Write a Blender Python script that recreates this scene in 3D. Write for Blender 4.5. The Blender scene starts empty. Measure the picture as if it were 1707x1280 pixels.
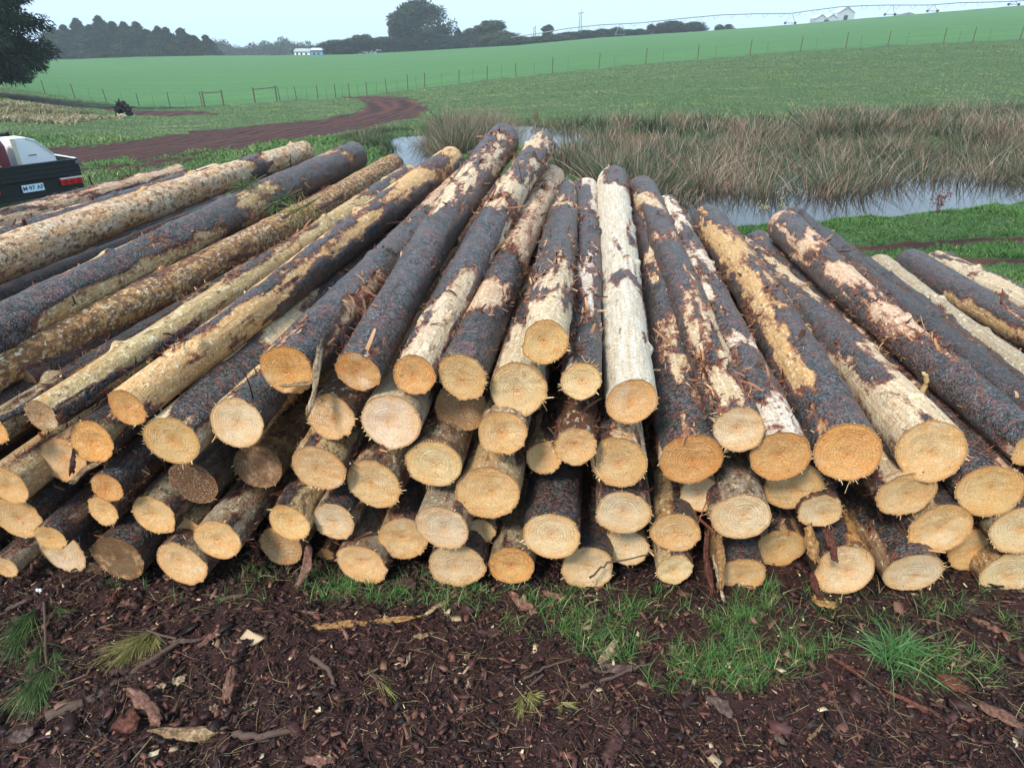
import bpy, math, random
import numpy as np
from mathutils import Vector, Matrix
random.seed(7); rng = np.random.default_rng(11)
S = bpy.context.scene
R = math.radians
# ------------------------------------------------------------ camera
F_PX, CAM_H, HORIZON = 1080.0, 2.0, 78.0
pitch = math.atan((640 - HORIZON) / F_PX)
CP, SP = math.cos(pitch), math.sin(pitch)
cam_d = bpy.data.cameras.new('camera'); cam = bpy.data.objects.new('camera', cam_d)
S.collection.objects.link(cam); S.camera = cam
cam.location = (0, 0, CAM_H); cam.rotation_euler = (math.pi/2 - pitch, 0, 0)
cam_d.sensor_width = 36; cam_d.lens = 36 * F_PX / 1707.0
cam_d.clip_start = 0.05; cam_d.clip_end = 4000
# ------------------------------------------------------------ world, sun, exposure
SUN_EL, SUN_AZ = R(48), R(215)      # azimuth clockwise from +Y: behind the camera, a little left
w = bpy.data.worlds.new('World'); S.world = w; w.use_nodes = True
nt = w.node_tree; bg = nt.nodes['Background']
sky = nt.nodes.new('ShaderNodeTexSky'); sky.sky_type = 'NISHITA'; sky.sun_disc = False
sky.sun_elevation = SUN_EL; sky.sun_rotation = SUN_AZ; sky.air_density = 1.0; sky.dust_density = 3.0; sky.ozone_density = 1.0
mx = nt.nodes.new('ShaderNodeMix'); mx.data_type = 'RGBA'; mx.inputs[0].default_value = 0.72
mx.inputs[7].default_value = (8.2, 11.4, 14.6, 1)
nt.links.new(sky.outputs[0], mx.inputs[6]); nt.links.new(mx.outputs[2], bg.inputs[0])
bg.inputs[1].default_value = 0.086
sd = bpy.data.lights.new('sun', 'SUN'); sd.energy = 3.4; sd.angle = R(12); sd.color = (1.0, 0.92, 0.80)
sun = bpy.data.objects.new('sun', sd); S.collection.objects.link(sun)
sv = Vector((math.sin(SUN_AZ)*math.cos(SUN_EL), math.cos(SUN_AZ)*math.cos(SUN_EL), math.sin(SUN_EL)))
sun.rotation_euler = sv.to_track_quat('Z', 'Y').to_euler()
S.view_settings.view_transform = 'Standard'; S.view_settings.look = 'None'
S.view_settings.gamma = 1; S.view_settings.exposure = 0.55

# ------------------------------------------------------------ helpers
def ray(px, py):
    x = (px - 853.5)/F_PX; y = (640 - py)/F_PX
    return np.array([x, CP + y*SP, -SP + y*CP])
def slope(px, py):
    r = ray(px, py); return r[2]/r[1]
def uof(px, py=90):
    r = ray(px, py); return r[0]/r[1]
def at_z(px, py, z):
    r = ray(px, py); t = (z - CAM_H)/r[2]; return np.array([r[0]*t, r[1]*t, z])
def at_y(px, py, Y):
    r = ray(px, py); t = Y/r[1]; return np.array([r[0]*t, Y, CAM_H + r[2]*t])
def depth(P): return P[1]*CP - (P[2]-CAM_H)*SP
M32 = 0xFFFFFFFF
def _h(i, j, k, s):
    n = (i.astype(np.int64)*374761393 + j.astype(np.int64)*668265263 + k.astype(np.int64)*2147483647 + s*974634777) & M32
    n = ((n ^ (n >> 13))*1274126177) & M32
    n = ((n ^ (n >> 16))*2246822519) & M32
    return ((n ^ (n >> 15)) & 0xFFFF)/65535.0*2 - 1
def vnoise(x, y, z, s=0):
    x, y, z = np.broadcast_arrays(np.asarray(x, float), np.asarray(y, float), np.asarray(z, float))
    i, j, k = np.floor(x), np.floor(y), np.floor(z)
    fx, fy, fz = x-i, y-j, z-k
    fx, fy, fz = fx*fx*(3-2*fx), fy*fy*(3-2*fy), fz*fz*(3-2*fz)
    r = 0
    for a in (0, 1):
        wa = fx if a else 1-fx
        for b in (0, 1):
            wb = fy if b else 1-fy
            for c in (0, 1):
                r = r + wa*wb*(fz if c else 1-fz)*_h(i+a, j+b, k+c, s)
    return r
def fbm(x, y, z, s=0, o=3):
    r, a, f = 0, 1.0, 1.0
    for q in range(o):
        r = r + a*vnoise(x*f, y*f, z*f, s+q*17); a *= .5; f *= 2.03
    return r
def sst(a, b, x):
    t = np.clip((x-a)/(b-a), 0, 1); return t*t*(3-2*t)
def mesh_np(name, V, quads=None, tris=None, attrs=None, smooth=False):
    me = bpy.data.meshes.new(name)
    V = np.asarray(V, np.float32).reshape(-1, 3)
    q = np.zeros((0, 4), np.int32) if quads is None else np.asarray(quads, np.int32).reshape(-1, 4)
    t = np.zeros((0, 3), np.int32) if tris is None else np.asarray(tris, np.int32).reshape(-1, 3)
    me.vertices.add(len(V)); me.vertices.foreach_set('co', V.ravel())
    me.loops.add(q.size+t.size); me.loops.foreach_set('vertex_index', np.concatenate([q.ravel(), t.ravel()]))
    me.polygons.add(len(q)+len(t))
    st = np.concatenate([np.arange(len(q))*4, len(q)*4+np.arange(len(t))*3]).astype(np.int32)
    me.polygons.foreach_set('loop_start', st)
    if smooth: me.polygons.foreach_set('use_smooth', np.ones(len(q)+len(t), bool))
    for k, v in (attrs or {}).items():
        v = np.asarray(v, np.float32)
        if v.ndim == 1:
            me.attributes.new(k, 'FLOAT', 'POINT').data.foreach_set('value', v)
        else:
            me.attributes.new(k, 'FLOAT_VECTOR', 'POINT').data.foreach_set('vector', v.ravel())
    me.update(); me.validate()
    return me
def tag(o, label=None, cat=None, group=None, kind=None):
    if label: o['label'] = label
    if cat: o['category'] = cat
    if group: o['group'] = group
    if kind: o['kind'] = kind
    return o
def obj(name, me, mat=None, parent=None, loc=None):
    o = bpy.data.objects.new(name, me); S.collection.objects.link(o)
    if mat: me.materials.append(mat)
    if parent: o.parent = parent
    if loc is not None: o.location = loc
    return o
def empty(name, loc, rz=0):
    o = bpy.data.objects.new(name, None); S.collection.objects.link(o)
    o.location = loc; o.rotation_euler = (0, 0, rz); o.empty_display_size = .1
    return o
def copy_tree(o, parent=None):
    c = o.copy(); S.collection.objects.link(c); c.parent = parent
    for ch in list(o.children): copy_tree(ch, c)
    return c
class MB:
    """collects boxes, tubes and prisms into one mesh"""
    def __init__(s): s.v = []; s.f = []
    def add(s, V, F):
        b = len(s.v); s.v += [tuple(map(float, p)) for p in V]; s.f += [tuple(i+b for i in f) for f in F]; return s
    def box(s, c, d, ax=None):
        c = np.array(c, float); A = np.eye(3) if ax is None else np.array(ax, float)
        V = [c + A[0]*d[0]*x/2 + A[1]*d[1]*y/2 + A[2]*d[2]*z/2 for x in (-1, 1) for y in (-1, 1) for z in (-1, 1)]
        return s.add(V, [(0,1,3,2),(4,6,7,5),(0,4,5,1),(2,3,7,6),(0,2,6,4),(1,5,7,3)])
    def tube(s, pts, r, n=8, cap=True):
        pts = [np.array(p, float) for p in pts]; rr = r if hasattr(r, '__len__') else [r]*len(pts)
        V = []; F = []
        for i, p in enumerate(pts):
            d = pts[min(i+1, len(pts)-1)] - pts[max(i-1, 0)]; d = d/np.linalg.norm(d)
            a = np.cross(d, (0, 0, 1.0));
            if np.linalg.norm(a) < .1: a = np.cross(d, (0, 1.0, 0))
            a /= np.linalg.norm(a); b = np.cross(d, a)
            for k in range(n):
                t = 2*math.pi*k/n; V.append(p + (a*math.cos(t)+b*math.sin(t))*rr[i])
        for i in range(len(pts)-1):
            for k in range(n):
                k2 = (k+1) % n; F.append((i*n+k, i*n+k2, (i+1)*n+k2, (i+1)*n+k))
        if cap: F.append(tuple(range(n-1, -1, -1))); F.append(tuple((len(pts)-1)*n+k for k in range(n)))
        return s.add(V, F)
    def prism(s, poly, y0, y1):        # polygon in xz extruded along y
        n = len(poly); V = [(x, y0, z) for x, z in poly] + [(x, y1, z) for x, z in poly]
        F = [tuple(range(n)), tuple(range(2*n-1, n-1, -1))] + [(i, (i+1) % n + 0, (i+1) % n + n, i+n)[::-1] for i in range(n)]
        return s.add(V, F)
    def build(s, name, mat, parent=None, bevel=0, smooth=False):
        me = bpy.data.meshes.new(name); me.from_pydata(s.v, [], s.f); me.update()
        if smooth: me.polygons.foreach_set('use_smooth', [True]*len(me.polygons))
        o = obj(name, me, mat, parent)
        if bevel:
            m = o.modifiers.new('b', 'BEVEL'); m.width = bevel; m.segments = 2; m.limit_method = 'ANGLE'
        return o
def unit(a): return a/np.maximum(np.linalg.norm(a, axis=-1, keepdims=True), 1e-9)
def ribbons(P, D, B, W, n=3, side=None, tip=.05, mid=1.0):
    """N bent tapering ribbons: P base, D along vector (full length), B bend vector, W width"""
    N = len(P); f = np.linspace(0, 1, n+1)
    if side is None:
        side = unit(np.cross(D, rng.normal(size=(N, 3))))
    C = P[:, None] + D[:, None]*f[None, :, None] + B[:, None]*(f**2)[None, :, None]
    prof = (1 - f**1.6*(1-tip))*(1 + (mid-1)*np.sin(np.pi*f))
    wd = (W[:, None]*prof[None])[..., None]*.5
    V = np.stack([C - side[:, None]*wd, C + side[:, None]*wd], 2).reshape(-1, 3)
    m = 2*(n+1); k = np.arange(n)
    q = np.stack([2*k, 2*k+1, 2*k+3, 2*k+2], 1)
    Q = (np.arange(N)[:, None, None]*m + q[None]).reshape(-1, 4)
    rnd = np.repeat(rng.random(N), m); tipv = np.tile(np.repeat(f, 2), N)
    return V, Q, {'rnd': rnd, 'tip': tipv}
def join(parts):
    V = []; Q = []; A = {}; b = 0
    for v, q, a in parts:
        V.append(v); Q.append(q+b); b += len(v)
        for k in a: A.setdefault(k, []).append(a[k])
    return np.concatenate(V), np.concatenate(Q), {k: np.concatenate(x) for k, x in A.items()}

# ------------------------------------------------------------ materials
class NM:
    def __init__(s, name, rough=.8, spec=.3):
        s.m = bpy.data.materials.new(name); s.m.use_nodes = True; s.t = s.m.node_tree; s.b = s.t.nodes['Principled BSDF']
        s.b.inputs['Roughness'].default_value = rough; s.b.inputs['Specular IOR Level'].default_value = spec
    def n(s, ty, **kw):
        o = s.t.nodes.new('ShaderNode'+ty)
        for k, v in kw.items(): setattr(o, k, v)
        return o
    def put(s, sock, v):
        if isinstance(v, bpy.types.NodeSocket): s.t.links.new(v, sock)
        else:
            if hasattr(sock.default_value, '__len__') and not isinstance(v, (float, int)) and len(sock.default_value) == 4 and len(v) == 3: v = (*v, 1)
            sock.default_value = v
    def attr(s, name, out=2):
        return s.n('Attribute', attribute_name=name).outputs[out]
    def coord(s, out='Object'): return s.n('TexCoord').outputs[out]
    def mapping(s, v, sc=(1, 1, 1), loc=(0, 0, 0)):
        o = s.n('Mapping'); s.put(o.inputs[0], v); s.put(o.inputs[1], loc); o.inputs[3].default_value = sc; return o.outputs[0]
    def noise(s, v, sc, det=4, rough=.55, out=0, dist=0):
        o = s.n('TexNoise'); s.put(o.inputs['Vector'], v); o.inputs['Scale'].default_value = sc; o.inputs['Detail'].default_value = det
        o.inputs['Roughness'].default_value = rough; o.inputs['Distortion'].default_value = dist; return o.outputs[out]
    def voro(s, v, sc, feat='F1', out=0, rnd=1):
        o = s.n('TexVoronoi', feature=feat); s.put(o.inputs['Vector'], v); o.inputs['Scale'].default_value = sc; o.inputs['Randomness'].default_value = rnd; return o.outputs[out]
    def math(s, op, a, b=0.0, c=None):
        o = s.n('Math', operation=op); s.put(o.inputs[0], a); s.put(o.inputs[1], b)
        if c is not None: s.put(o.inputs[2], c)
        return o.outputs[0]
    def rng(s, v, a, b, c=0., d=1., smooth=True):
        o = s.n('MapRange', interpolation_type='SMOOTHSTEP' if smooth else 'LINEAR')
        for i, x in enumerate((v, a, b, c, d)): s.put(o.inputs[i], x)
        return o.outputs[0]
    def mix(s, f, a, b, mode='MIX'):
        o = s.n('Mix', data_type='RGBA', blend_type=mode); s.put(o.inputs[0], f); s.put(o.inputs[6], a); s.put(o.inputs[7], b); return o.outputs[2]
    def ramp(s, v, stops, interp='LINEAR'):
        o = s.n('ValToRGB'); o.color_ramp.interpolation = interp; e = o.color_ramp.elements
        while len(e) < len(stops): e.new(.5)
        for i, (p, c) in enumerate(stops): e[i].position = p; e[i].color = (*c, 1)
        s.put(o.inputs[0], v); return o.outputs[0]
    def vadd(s, a, b):
        o = s.n('VectorMath', operation='ADD'); s.put(o.inputs[0], a); s.put(o.inputs[1], b); return o.outputs[0]
    def comb(s, x, y, z):
        o = s.n('CombineXYZ'); s.put(o.inputs[0], x); s.put(o.inputs[1], y); s.put(o.inputs[2], z); return o.outputs[0]
    def bump(s, h, st=.5, dist=.01, nrm=None):
        o = s.n('Bump'); o.inputs['Strength'].default_value = st; o.inputs['Distance'].default_value = dist; s.put(o.inputs['Height'], h)
        if nrm is not None: s.put(o.inputs['Normal'], nrm)
        return o.outputs[0]
    def out(s, col=None, rough=None, nrm=None):
        if col is not None: s.put(s.b.inputs['Base Color'], col)
        if rough is not None: s.put(s.b.inputs['Roughness'], rough)
        if nrm is not None: s.put(s.b.inputs['Normal'], nrm)
        return s.m
def plain(name, col, rough=.6, spec=.4, metal=0, var=.12, sc=8):
    k = NM(name, rough, spec); k.b.inputs['Metallic'].default_value = metal
    v = k.noise(k.coord(), sc, 5); c2 = tuple(x*(1-2*var) for x in col)
    return k.out(k.mix(v, c2, tuple(min(1, x*(1+var)) for x in col)), nrm=k.bump(v, .1, .005))
def blade(name, stops, rough=.6, trans=.0, spec=.25):
    k = NM(name, rough, spec); c = k.ramp(k.attr('rnd'), stops)
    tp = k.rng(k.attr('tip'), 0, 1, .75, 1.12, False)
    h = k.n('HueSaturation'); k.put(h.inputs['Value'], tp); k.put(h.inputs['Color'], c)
    return k.out(h.outputs[0])

def m_log():
    k = NM('log_surface', .6, .4)
    co = k.vadd(k.coord(), k.comb(k.attr('seed'), k.attr('seed'), 0.0))
    bark = k.attr('bark'); wood = k.attr('wood', 0); stain = k.attr('stain'); dark = k.attr('dark')
    n1 = k.noise(co, 26, 5, .65); n2 = k.noise(co, 110, 3, .6)
    m = k.math('ADD', bark, k.math('MULTIPLY_ADD', n1, 1.6, -.8)); m = k.math('ADD', m, k.math('MULTIPLY_ADD', n2, .45, -.225))
    fb = k.rng(m, -.015, .015); inner = k.rng(k.math('ADD', m, k.math('MULTIPLY_ADD', k.noise(k.mapping(co, (40, 12, 40)), 1, 4, .7), .9, -.45)), -.42, -.03)
    # bark: fine transverse wrinkles, blue-grey to purple-brown plates, pale lichen flecks
    cs = k.mapping(co, (34, 150, 34)); wr = k.noise(cs, 1, 4, .6, dist=.6)
    pl = k.voro(k.mapping(co, (44, 90, 44)), 1, 'DISTANCE_TO_EDGE')
    bl = k.noise(k.mapping(co, (1, .55, 1)), 7.5, 6, .68)
    bc = k.ramp(bl, [(.30, (.016, .010, .011)), (.39, (.060, .066, .068)), (.45, (.080, .040, .028)), (.52, (.105, .118, .122)), (.56, (.035, .024, .022)), (.62, (.046, .066, .048)), (.72, (.095, .048, .034))])
    bc = k.mix(k.math('MULTIPLY', k.rng(k.noise(k.mapping(co, (14, 6, 14)), 1, 5, .65), .54, .66), .8), bc, (.15, .055, .060))
    bc = k.mix(k.math('MULTIPLY', k.rng(k.noise(k.mapping(co, (3, 1.2, 3)), 2, 3), .55, .7), .45), bc, (.035, .05, .032))
    cell = k.n('SeparateColor'); k.put(cell.inputs[0], k.voro(k.mapping(co, (58, 120, 58)), 1, 'F1', 1)); cv = k.math('MULTIPLY_ADD', cell.outputs[0], 1.15, .42)
    bc = k.mix(1.0, bc, k.comb(cv, cv, cv), 'MULTIPLY'); bc = k.mix(k.rng(k.math('ADD', pl, k.math('MULTIPLY_ADD', n2, .16, -.08)), .0, .09), (.007, .005, .005), bc)
    bc = k.mix(k.math('MULTIPLY', k.rng(k.noise(k.mapping(co, (18, 34, 18)), 1, 5, .78), .52, .60), .85), bc, (.24, .080, .050))
    bc = k.mix(k.math('MULTIPLY', k.rng(wr, .52, .66), .6), bc, (.19, .20, .22))
    bc = k.mix(k.rng(k.noise(co, 160, 2), .66, .71), bc, (.50, .50, .46))
    # stripped wood: fibre streaks, patches of yellow, orange and brown stain, roller ticks
    st = k.noise(k.mapping(co, (70, 4, 70)), 1, 5, .65)
    wc = k.mix(k.rng(st, .35, .7), k.mix(1.0, wood, (.78, .68, .55), 'MULTIPLY'), wood)
    s1 = k.noise(k.mapping(co, (9, 3.0, 9)), 1, 6, .68); s2 = k.noise(k.mapping(co, (30, 22, 30)), 1, 5, .7)
    thr = k.rng(stain, 0, 1, .78, .36, False)
    wc = k.mix(k.math('MULTIPLY', k.rng(s1, k.math('SUBTRACT', thr, .03), k.math('ADD', thr, .16)), .75), wc, k.mix(1.0, wood, (.82, .50, .22), 'MULTIPLY'))
    wc = k.mix(k.math('MULTIPLY', k.rng(s2, k.math('ADD', thr, .05), k.math('ADD', thr, .14)), .8), wc, (.115, .045, .020))
    tick = k.noise(k.mapping(co, (75, 260, 75)), 1, 2, .5)
    wc = k.mix(k.math('MULTIPLY', k.rng(tick, .57, .64), .7), wc, (.10, .055, .030))
    flk = k.noise(k.mapping(co, (45, 30, 45)), 1, 4, .75)
    wc = k.mix(k.math('MULTIPLY', k.rng(flk, .55, .63), .7), wc, (.90, .78, .55))
    rs = k.noise(k.mapping(co, (26, 7, 26)), 1, 6, .72); wc = k.mix(k.math('MULTIPLY', k.rng(k.math('ADD', rs, k.math('MULTIPLY', k.rng(bark, -1.1, -.1), .10)), .62, .70), .8), wc, (.17, .060, .038))
    ic = k.mix(k.noise(co, 40, 4), (.060, .016, .012), (.36, .13, .070))
    c = k.mix(inner, wc, ic); c = k.mix(fb, c, bc)
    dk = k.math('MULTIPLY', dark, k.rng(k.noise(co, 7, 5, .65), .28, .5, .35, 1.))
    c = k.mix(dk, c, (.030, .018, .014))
    h = k.math('ADD', k.math('MULTIPLY', fb, 1.0), k.math('MULTIPLY', wr, .7)); h = k.math('ADD', h, k.math('MULTIPLY', k.rng(pl, 0, .15), .5))
    hw = k.math('ADD', k.math('MULTIPLY', st, .4), k.math('MULTIPLY', flk, .9)); hw = k.math('SUBTRACT', hw, k.math('MULTIPLY', tick, .5))
    hh = k.n('Mix'); k.put(hh.inputs[0], fb); k.put(hh.inputs[2], hw); k.put(hh.inputs[3], h)
    r = k.math('MULTIPLY_ADD', fb, -.34, .66)
    r = k.math('MULTIPLY_ADD', bl, .12, r)
    return k.out(c, r, k.bump(hh.outputs[0], 1.0, .014))
def m_end():
    k = NM('sawn_end', .75, .2)
    co = k.vadd(k.coord(), k.comb(k.attr('seed'), 0.0, k.attr('seed'))); rad = k.attr('rad'); tone = k.attr('wood', 0); dirt = k.attr('dirt'); fr = k.attr('rim')
    rr = k.math('ADD', rad, k.math('MULTIPLY_ADD', k.noise(co, 14, 3), .014, -.007)); rr = k.math('ADD', rr, k.math('MULTIPLY_ADD', k.noise(co, 120, 2), .0022, -.0011))
    rr = k.math('ADD', rr, k.math('MULTIPLY', k.math('SINE', k.math('MULTIPLY', rad, 170)), .0016))
    ph = k.math('FRACT', k.math('MULTIPLY', rr, k.attr('freq')))
    ring = k.math('POWER', ph, 3.0)
    c = k.mix(k.math('MULTIPLY', ring, k.rng(k.noise(co, 12, 3), .4, .6, .25, .85)), tone, k.mix(1.0, tone, (.64, .42, .24), 'MULTIPLY'))
    c = k.mix(k.math('MULTIPLY', k.rng(k.noise(co, 9, 4), .42, .68), .55), c, k.mix(1.0, tone, (.88, .62, .36), 'MULTIPLY'))
    heart = k.rng(rad, .006, .04, .55, 0); c = k.mix(heart, c, k.mix(1.0, tone, (.85, .52, .26), 'MULTIPLY'))
    c = k.mix(k.rng(rad, .0015, .0035, .8, 0), c, (.14, .05, .02))
    c = k.mix(k.math('MULTIPLY', k.rng(k.math('ADD', fr, k.math('MULTIPLY_ADD', k.noise(co, 8, 4), 1.6, -.8)), .55, 1.05), .65), c, k.mix(1.0, tone, (.94, .68, .40), 'MULTIPLY'))
    c = k.mix(k.rng(k.noise(k.mapping(co, (5, 5, 5)), 1, 3), .60, .72, 0, .5), c, (.93, .80, .58))
    fuzz = k.noise(k.mapping(co, (150, 150, 260)), 1, 4, .8)
    c = k.mix(k.math('MULTIPLY', k.rng(fuzz, .52, .66), .75), c, (.95, .82, .58)); c = k.mix(k.math('MULTIPLY', k.rng(fuzz, .47, .36), .65), c, k.mix(1.0, tone, (.50, .32, .18), 'MULTIPLY'))  # pale and dark fibre fuzz; glints on the fibres are painted into the colour
    c = k.mix(k.math('MULTIPLY', k.rng(fr, .90, .985), .6), c, (.34, .17, .07))
    ang = k.n('Mapping') if False else None; ck = k.voro(k.mapping(co, (16, 16, 16)), 1, 'DISTANCE_TO_EDGE'); c = k.mix(k.math('MULTIPLY', k.rng(ck, .012, .002), k.rng(k.noise(co, 6, 2), .55, .62, 0, .75)), c, (.16, .07, .03))
    d = k.rng(k.math('ADD', k.noise(co, 11, 6, .7), k.math('MULTIPLY_ADD', dirt, .7, -.62)), .30, .52)
    c = k.mix(k.math('MULTIPLY', d, .8), c, (.085, .045, .026))
    saw = k.math('SINE', k.math('MULTIPLY', k.math('ADD', k.noise(k.mapping(co, (3, 3, 60)), 1, 4), 0), 26))
    h = k.math('ADD', k.math('MULTIPLY', fuzz, 1.4), k.math('MULTIPLY', ring, -.5)); h = k.math('ADD', h, k.math('MULTIPLY', saw, .05))
    return k.out(c, None, k.bump(h, 1.0, .006))
M_LOG, M_END = m_log(), m_end()
M_SHRED = blade('loose_bark', [(0, (.03, .010, .009)), (.35, (.12, .033, .020)), (.6, (.24, .085, .045)), (.82, (.36, .17, .085)), (1, (.60, .40, .21))], .7)
M_SPL = blade('wood_fibre', [(0, (.36, .19, .075)), (.5, (.64, .42, .19)), (1, (.84, .68, .42))], .7)

# ------------------------------------------------------------ terrain
CONTROL = [  # pixel column, fence row, skyline row
    (-700, 118, 108), (-200, 128, 103), (0, 143, 101), (120, 163, 99), (230, 177, 95), (350, 178, 93), (470, 168, 92.5), (580, 163, 91), (700, 147, 85), (860, 128, 76), (1000, 114, 63),
    (1160, 99, 53), (1300, 88, 43), (1450, 78, 30), (1707, 66, 9), (1900, 58, -6), (2400, 45, -40)]
FY, RY = 62.0, 255.0
cu = np.array([uof(c[0], c[1]) for c in CONTROL]); cf = np.array([CAM_H + FY*slope(c[0], c[1]) for c in CONTROL])
ru = np.array([uof(c[0], c[2]) for c in CONTROL]); cr = np.array([CAM_H + RY*slope(c[0], c[2]) for c in CONTROL])
WATER_Z = -.52
def poly_from(pts, z=WATER_Z): return np.array([at_z(x, y, z)[:2] for x, y in pts])
POND = poly_from([(1150, 388), (1262, 374), (1350, 369), (1420, 362), (1500, 358), (1560, 352), (1640, 341), (1720, 335), (1900, 330), (2100, 300), (1900, 262), (1500, 250), (1200, 240), (1000, 226), (950, 212), (880, 203), (820, 212), (880, 245), (960, 280), (1050, 330)])
BROOK = poly_from([(655, 232), (700, 225), (722, 240), (730, 262), (770, 300), (800, 330), (740, 330), (700, 290), (665, 262)])
def seg_d(x, y, a, b):
    dx, dy = b-a; t = np.clip(((x-a[0])*dx+(y-a[1])*dy)/(dx*dx+dy*dy), 0, 1)
    return np.hypot(x-a[0]-t*dx, y-a[1]-t*dy)
def sdf(x, y, poly):
    d = np.full(np.shape(x), 1e9); ins = np.zeros(np.shape(x), bool)
    for i in range(len(poly)):
        a, b = poly[i], poly[(i+1) % len(poly)]
        d = np.minimum(d, seg_d(x, y, a, b))
        c = ((a[1] > y) != (b[1] > y)) & (x < (b[0]-a[0])*(y-a[1])/(b[1]-a[1]+1e-12)+a[0]); ins ^= c
    return np.where(ins, -d, d)
def terrain(x, y, fine=True):
    x = np.asarray(x, float); y = np.asarray(y, float)
    yy = np.maximum(y, .5); u = np.clip(x/yy, -1.9, 1.9)
    zf = np.interp(u, cu, cf); zr = np.interp(u, ru, cr)
    base = -.10 - .30*sst(3.2, 8.5, y) - .25*sst(-3.5, -8, x)*sst(5, 9, y)
    t = np.clip((y-18)/(FY-18), 0, 1); z = base*(1-t**1.15) + zf*t**1.15
    t2 = np.clip((y-FY)/(RY-FY), 0, 1); zz = zf + (zr-zf)*(.86*t2+.14*t2*t2)
    z = np.where(y > FY, zz, z); z = np.where(y > RY, zr - (y-RY)*.035, z)
    z = np.where(y < .5, -.10, z)
    near = (y < 26) & (y > 6) & (np.abs(x) < 30)
    if near.any():
        xs, ys = x[near], y[near]
        wob = .22*vnoise(xs*1.3, ys*1.3, 0, 5) + .10*vnoise(xs*4, ys*4, 0, 6)
        d = np.minimum(sdf(xs, ys, POND), sdf(xs, ys, BROOK)) + wob
        k = 1-sst(-.35, .55, d); z = z.copy(); z[near] = z[near]*(1-k) + (WATER_Z-.30)*k
    if fine:
        fade = np.exp(-np.maximum(y, 0)/60)
        z = z + fade*(.035*fbm(x*.9, y*.9, 0, 3, 3)*sst(2.3, 6, y) + .012*vnoise(x*7, y*7, 0, 9)) + .022*fbm(x*5, y*5, 0, 31, 3)*(1-sst(2.4, 4, y)) + .006*fbm(x*26, y*26, 0, 33, 2)*(1-sst(2.6, 5, y))
        z = z + .06*fbm(x*.5, y*.5, 0, 41, 3)*sst(14, 30, y)*(1-sst(55, 62, y))
    return z
def hit(px, py):
    r = ray(px, py); t = .5
    for _ in range(4000):
        P = (r[0]*t, r[1]*t, CAM_H+r[2]*t)
        if terrain(np.array([P[0]]), np.array([P[1]]), False)[0] > P[2]: break
        t *= 1.004
    return np.array(P)
def ground(x, y): return float(terrain(np.array([x]), np.array([y]))[0])
TRACK = [hit(*p)[:2] for p in [(-120, 282), (100, 262), (230, 247), (350, 236), (470, 217), (560, 203), (622, 190), (655, 180), (645, 170), (600, 163), (560, 161)]]
TW = [1.1, 1.5, 1.6, 1.6, 1.8, 2.3, 3.2, 4.2, 4.2, 2.8, 1.0]
TRACK_OUT = np.array([hit(*p)[:2] for p in [(-150, 285), (100, 272), (230, 262), (350, 250), (470, 236), (560, 221), (640, 207), (690, 199), (709, 186), (706, 173), (690, 164), (660, 160.5), (620, 159.5), (572, 161), (585, 165), (603, 169), (612, 176), (592, 188), (540, 197), (470, 206), (350, 215), (230, 236), (150, 244), (-150, 256)]])
VERGE = [hit(*p)[:2] for p in [(90, 285), (200, 276), (300, 262), (400, 243)]]
LANE = [hit(*p)[:2] for p in [(-150, 146), (0, 158), (80, 169), (150, 179), (240, 187), (312, 191)]]
RUTS = [[hit(*p)[:2] for p in q] for q in ([(1360, 420), (1450, 418), (1560, 408), (1640, 400), (1800, 396)], [(1600, 440), (1707, 436), (1850, 428)])]
DRY = np.array([hit(*p)[:2] for p in [(-150, 165), (0, 172), (70, 182), (150, 193), (100, 207), (0, 207), (-150, 205)]])
def chain(x, y, pts, wid):
    m = np.full(np.shape(x), -9.)
    for i in range(len(pts)-1):
        a, b = pts[i], pts[i+1]; dx, dy = b-a; t = np.clip(((x-a[0])*dx+(y-a[1])*dy)/(dx*dx+dy*dy), 0, 1)
        d = np.hypot(x-a[0]-t*dx, y-a[1]-t*dy); wi = wid[i]*(1-t)+wid[i+1]*t
        m = np.maximum(m, (wi-d)/wi)
    return m
SOIL_PATCHES = []
def masks(x, y):
    """track, crop, dry, soil in 0..1"""
    n1 = fbm(x*.8, y*.8, 0, 51, 3); n2 = fbm(x*3.5, y*3.5, 0, 52, 3)
    tr = np.zeros(x.shape); b_ = (y > 14) & (y < 75) & (x < 0) & (x > -45); tr[b_] = sst(.35, -.35, sdf(x[b_], y[b_], TRACK_OUT) + .35*n1[b_] + .2*n2[b_])
    tr = np.maximum(tr, sst(-.2, .2, chain(x, y, LANE, [2.6]*6) + .2*n1))
    for rt in RUTS: tr = np.maximum(tr, .9*sst(-.1, .5, chain(x, y, rt, [.20]*len(rt)) + .35*n2))
    # churned verge below the track on the left
    tr = np.maximum(tr, .95*sst(.25, .55, .6*np.clip(chain(x, y, VERGE, [1.5]*4), -1, 1) + .55*fbm(x*2.2, y*2.2, 0, 57, 3)))
    soil = (1-sst(2.15, 2.9, y + .25*n2)) + sst(.1, .3, n2+.15)*(1-sst(3.5, 7, y))*.6
    under = (1-sst(5.8, 6.8, y+.3*n2))*sst(-4.8, -4.2, x)*(1-sst(1.9, 2.5, x-(6.4-y)*.25+.3*n2))
    soil = np.clip(np.maximum(soil, under), 0, 1); soil = np.where(y < 1.5, 1, soil)
    crop = sst(FY-.6, FY+.6, y+1.2*n1)
    dry = sst(1.0, -1.0, sdf(x, y, DRY)+1.2*n1)
    return tr, crop, dry, soil
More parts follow.
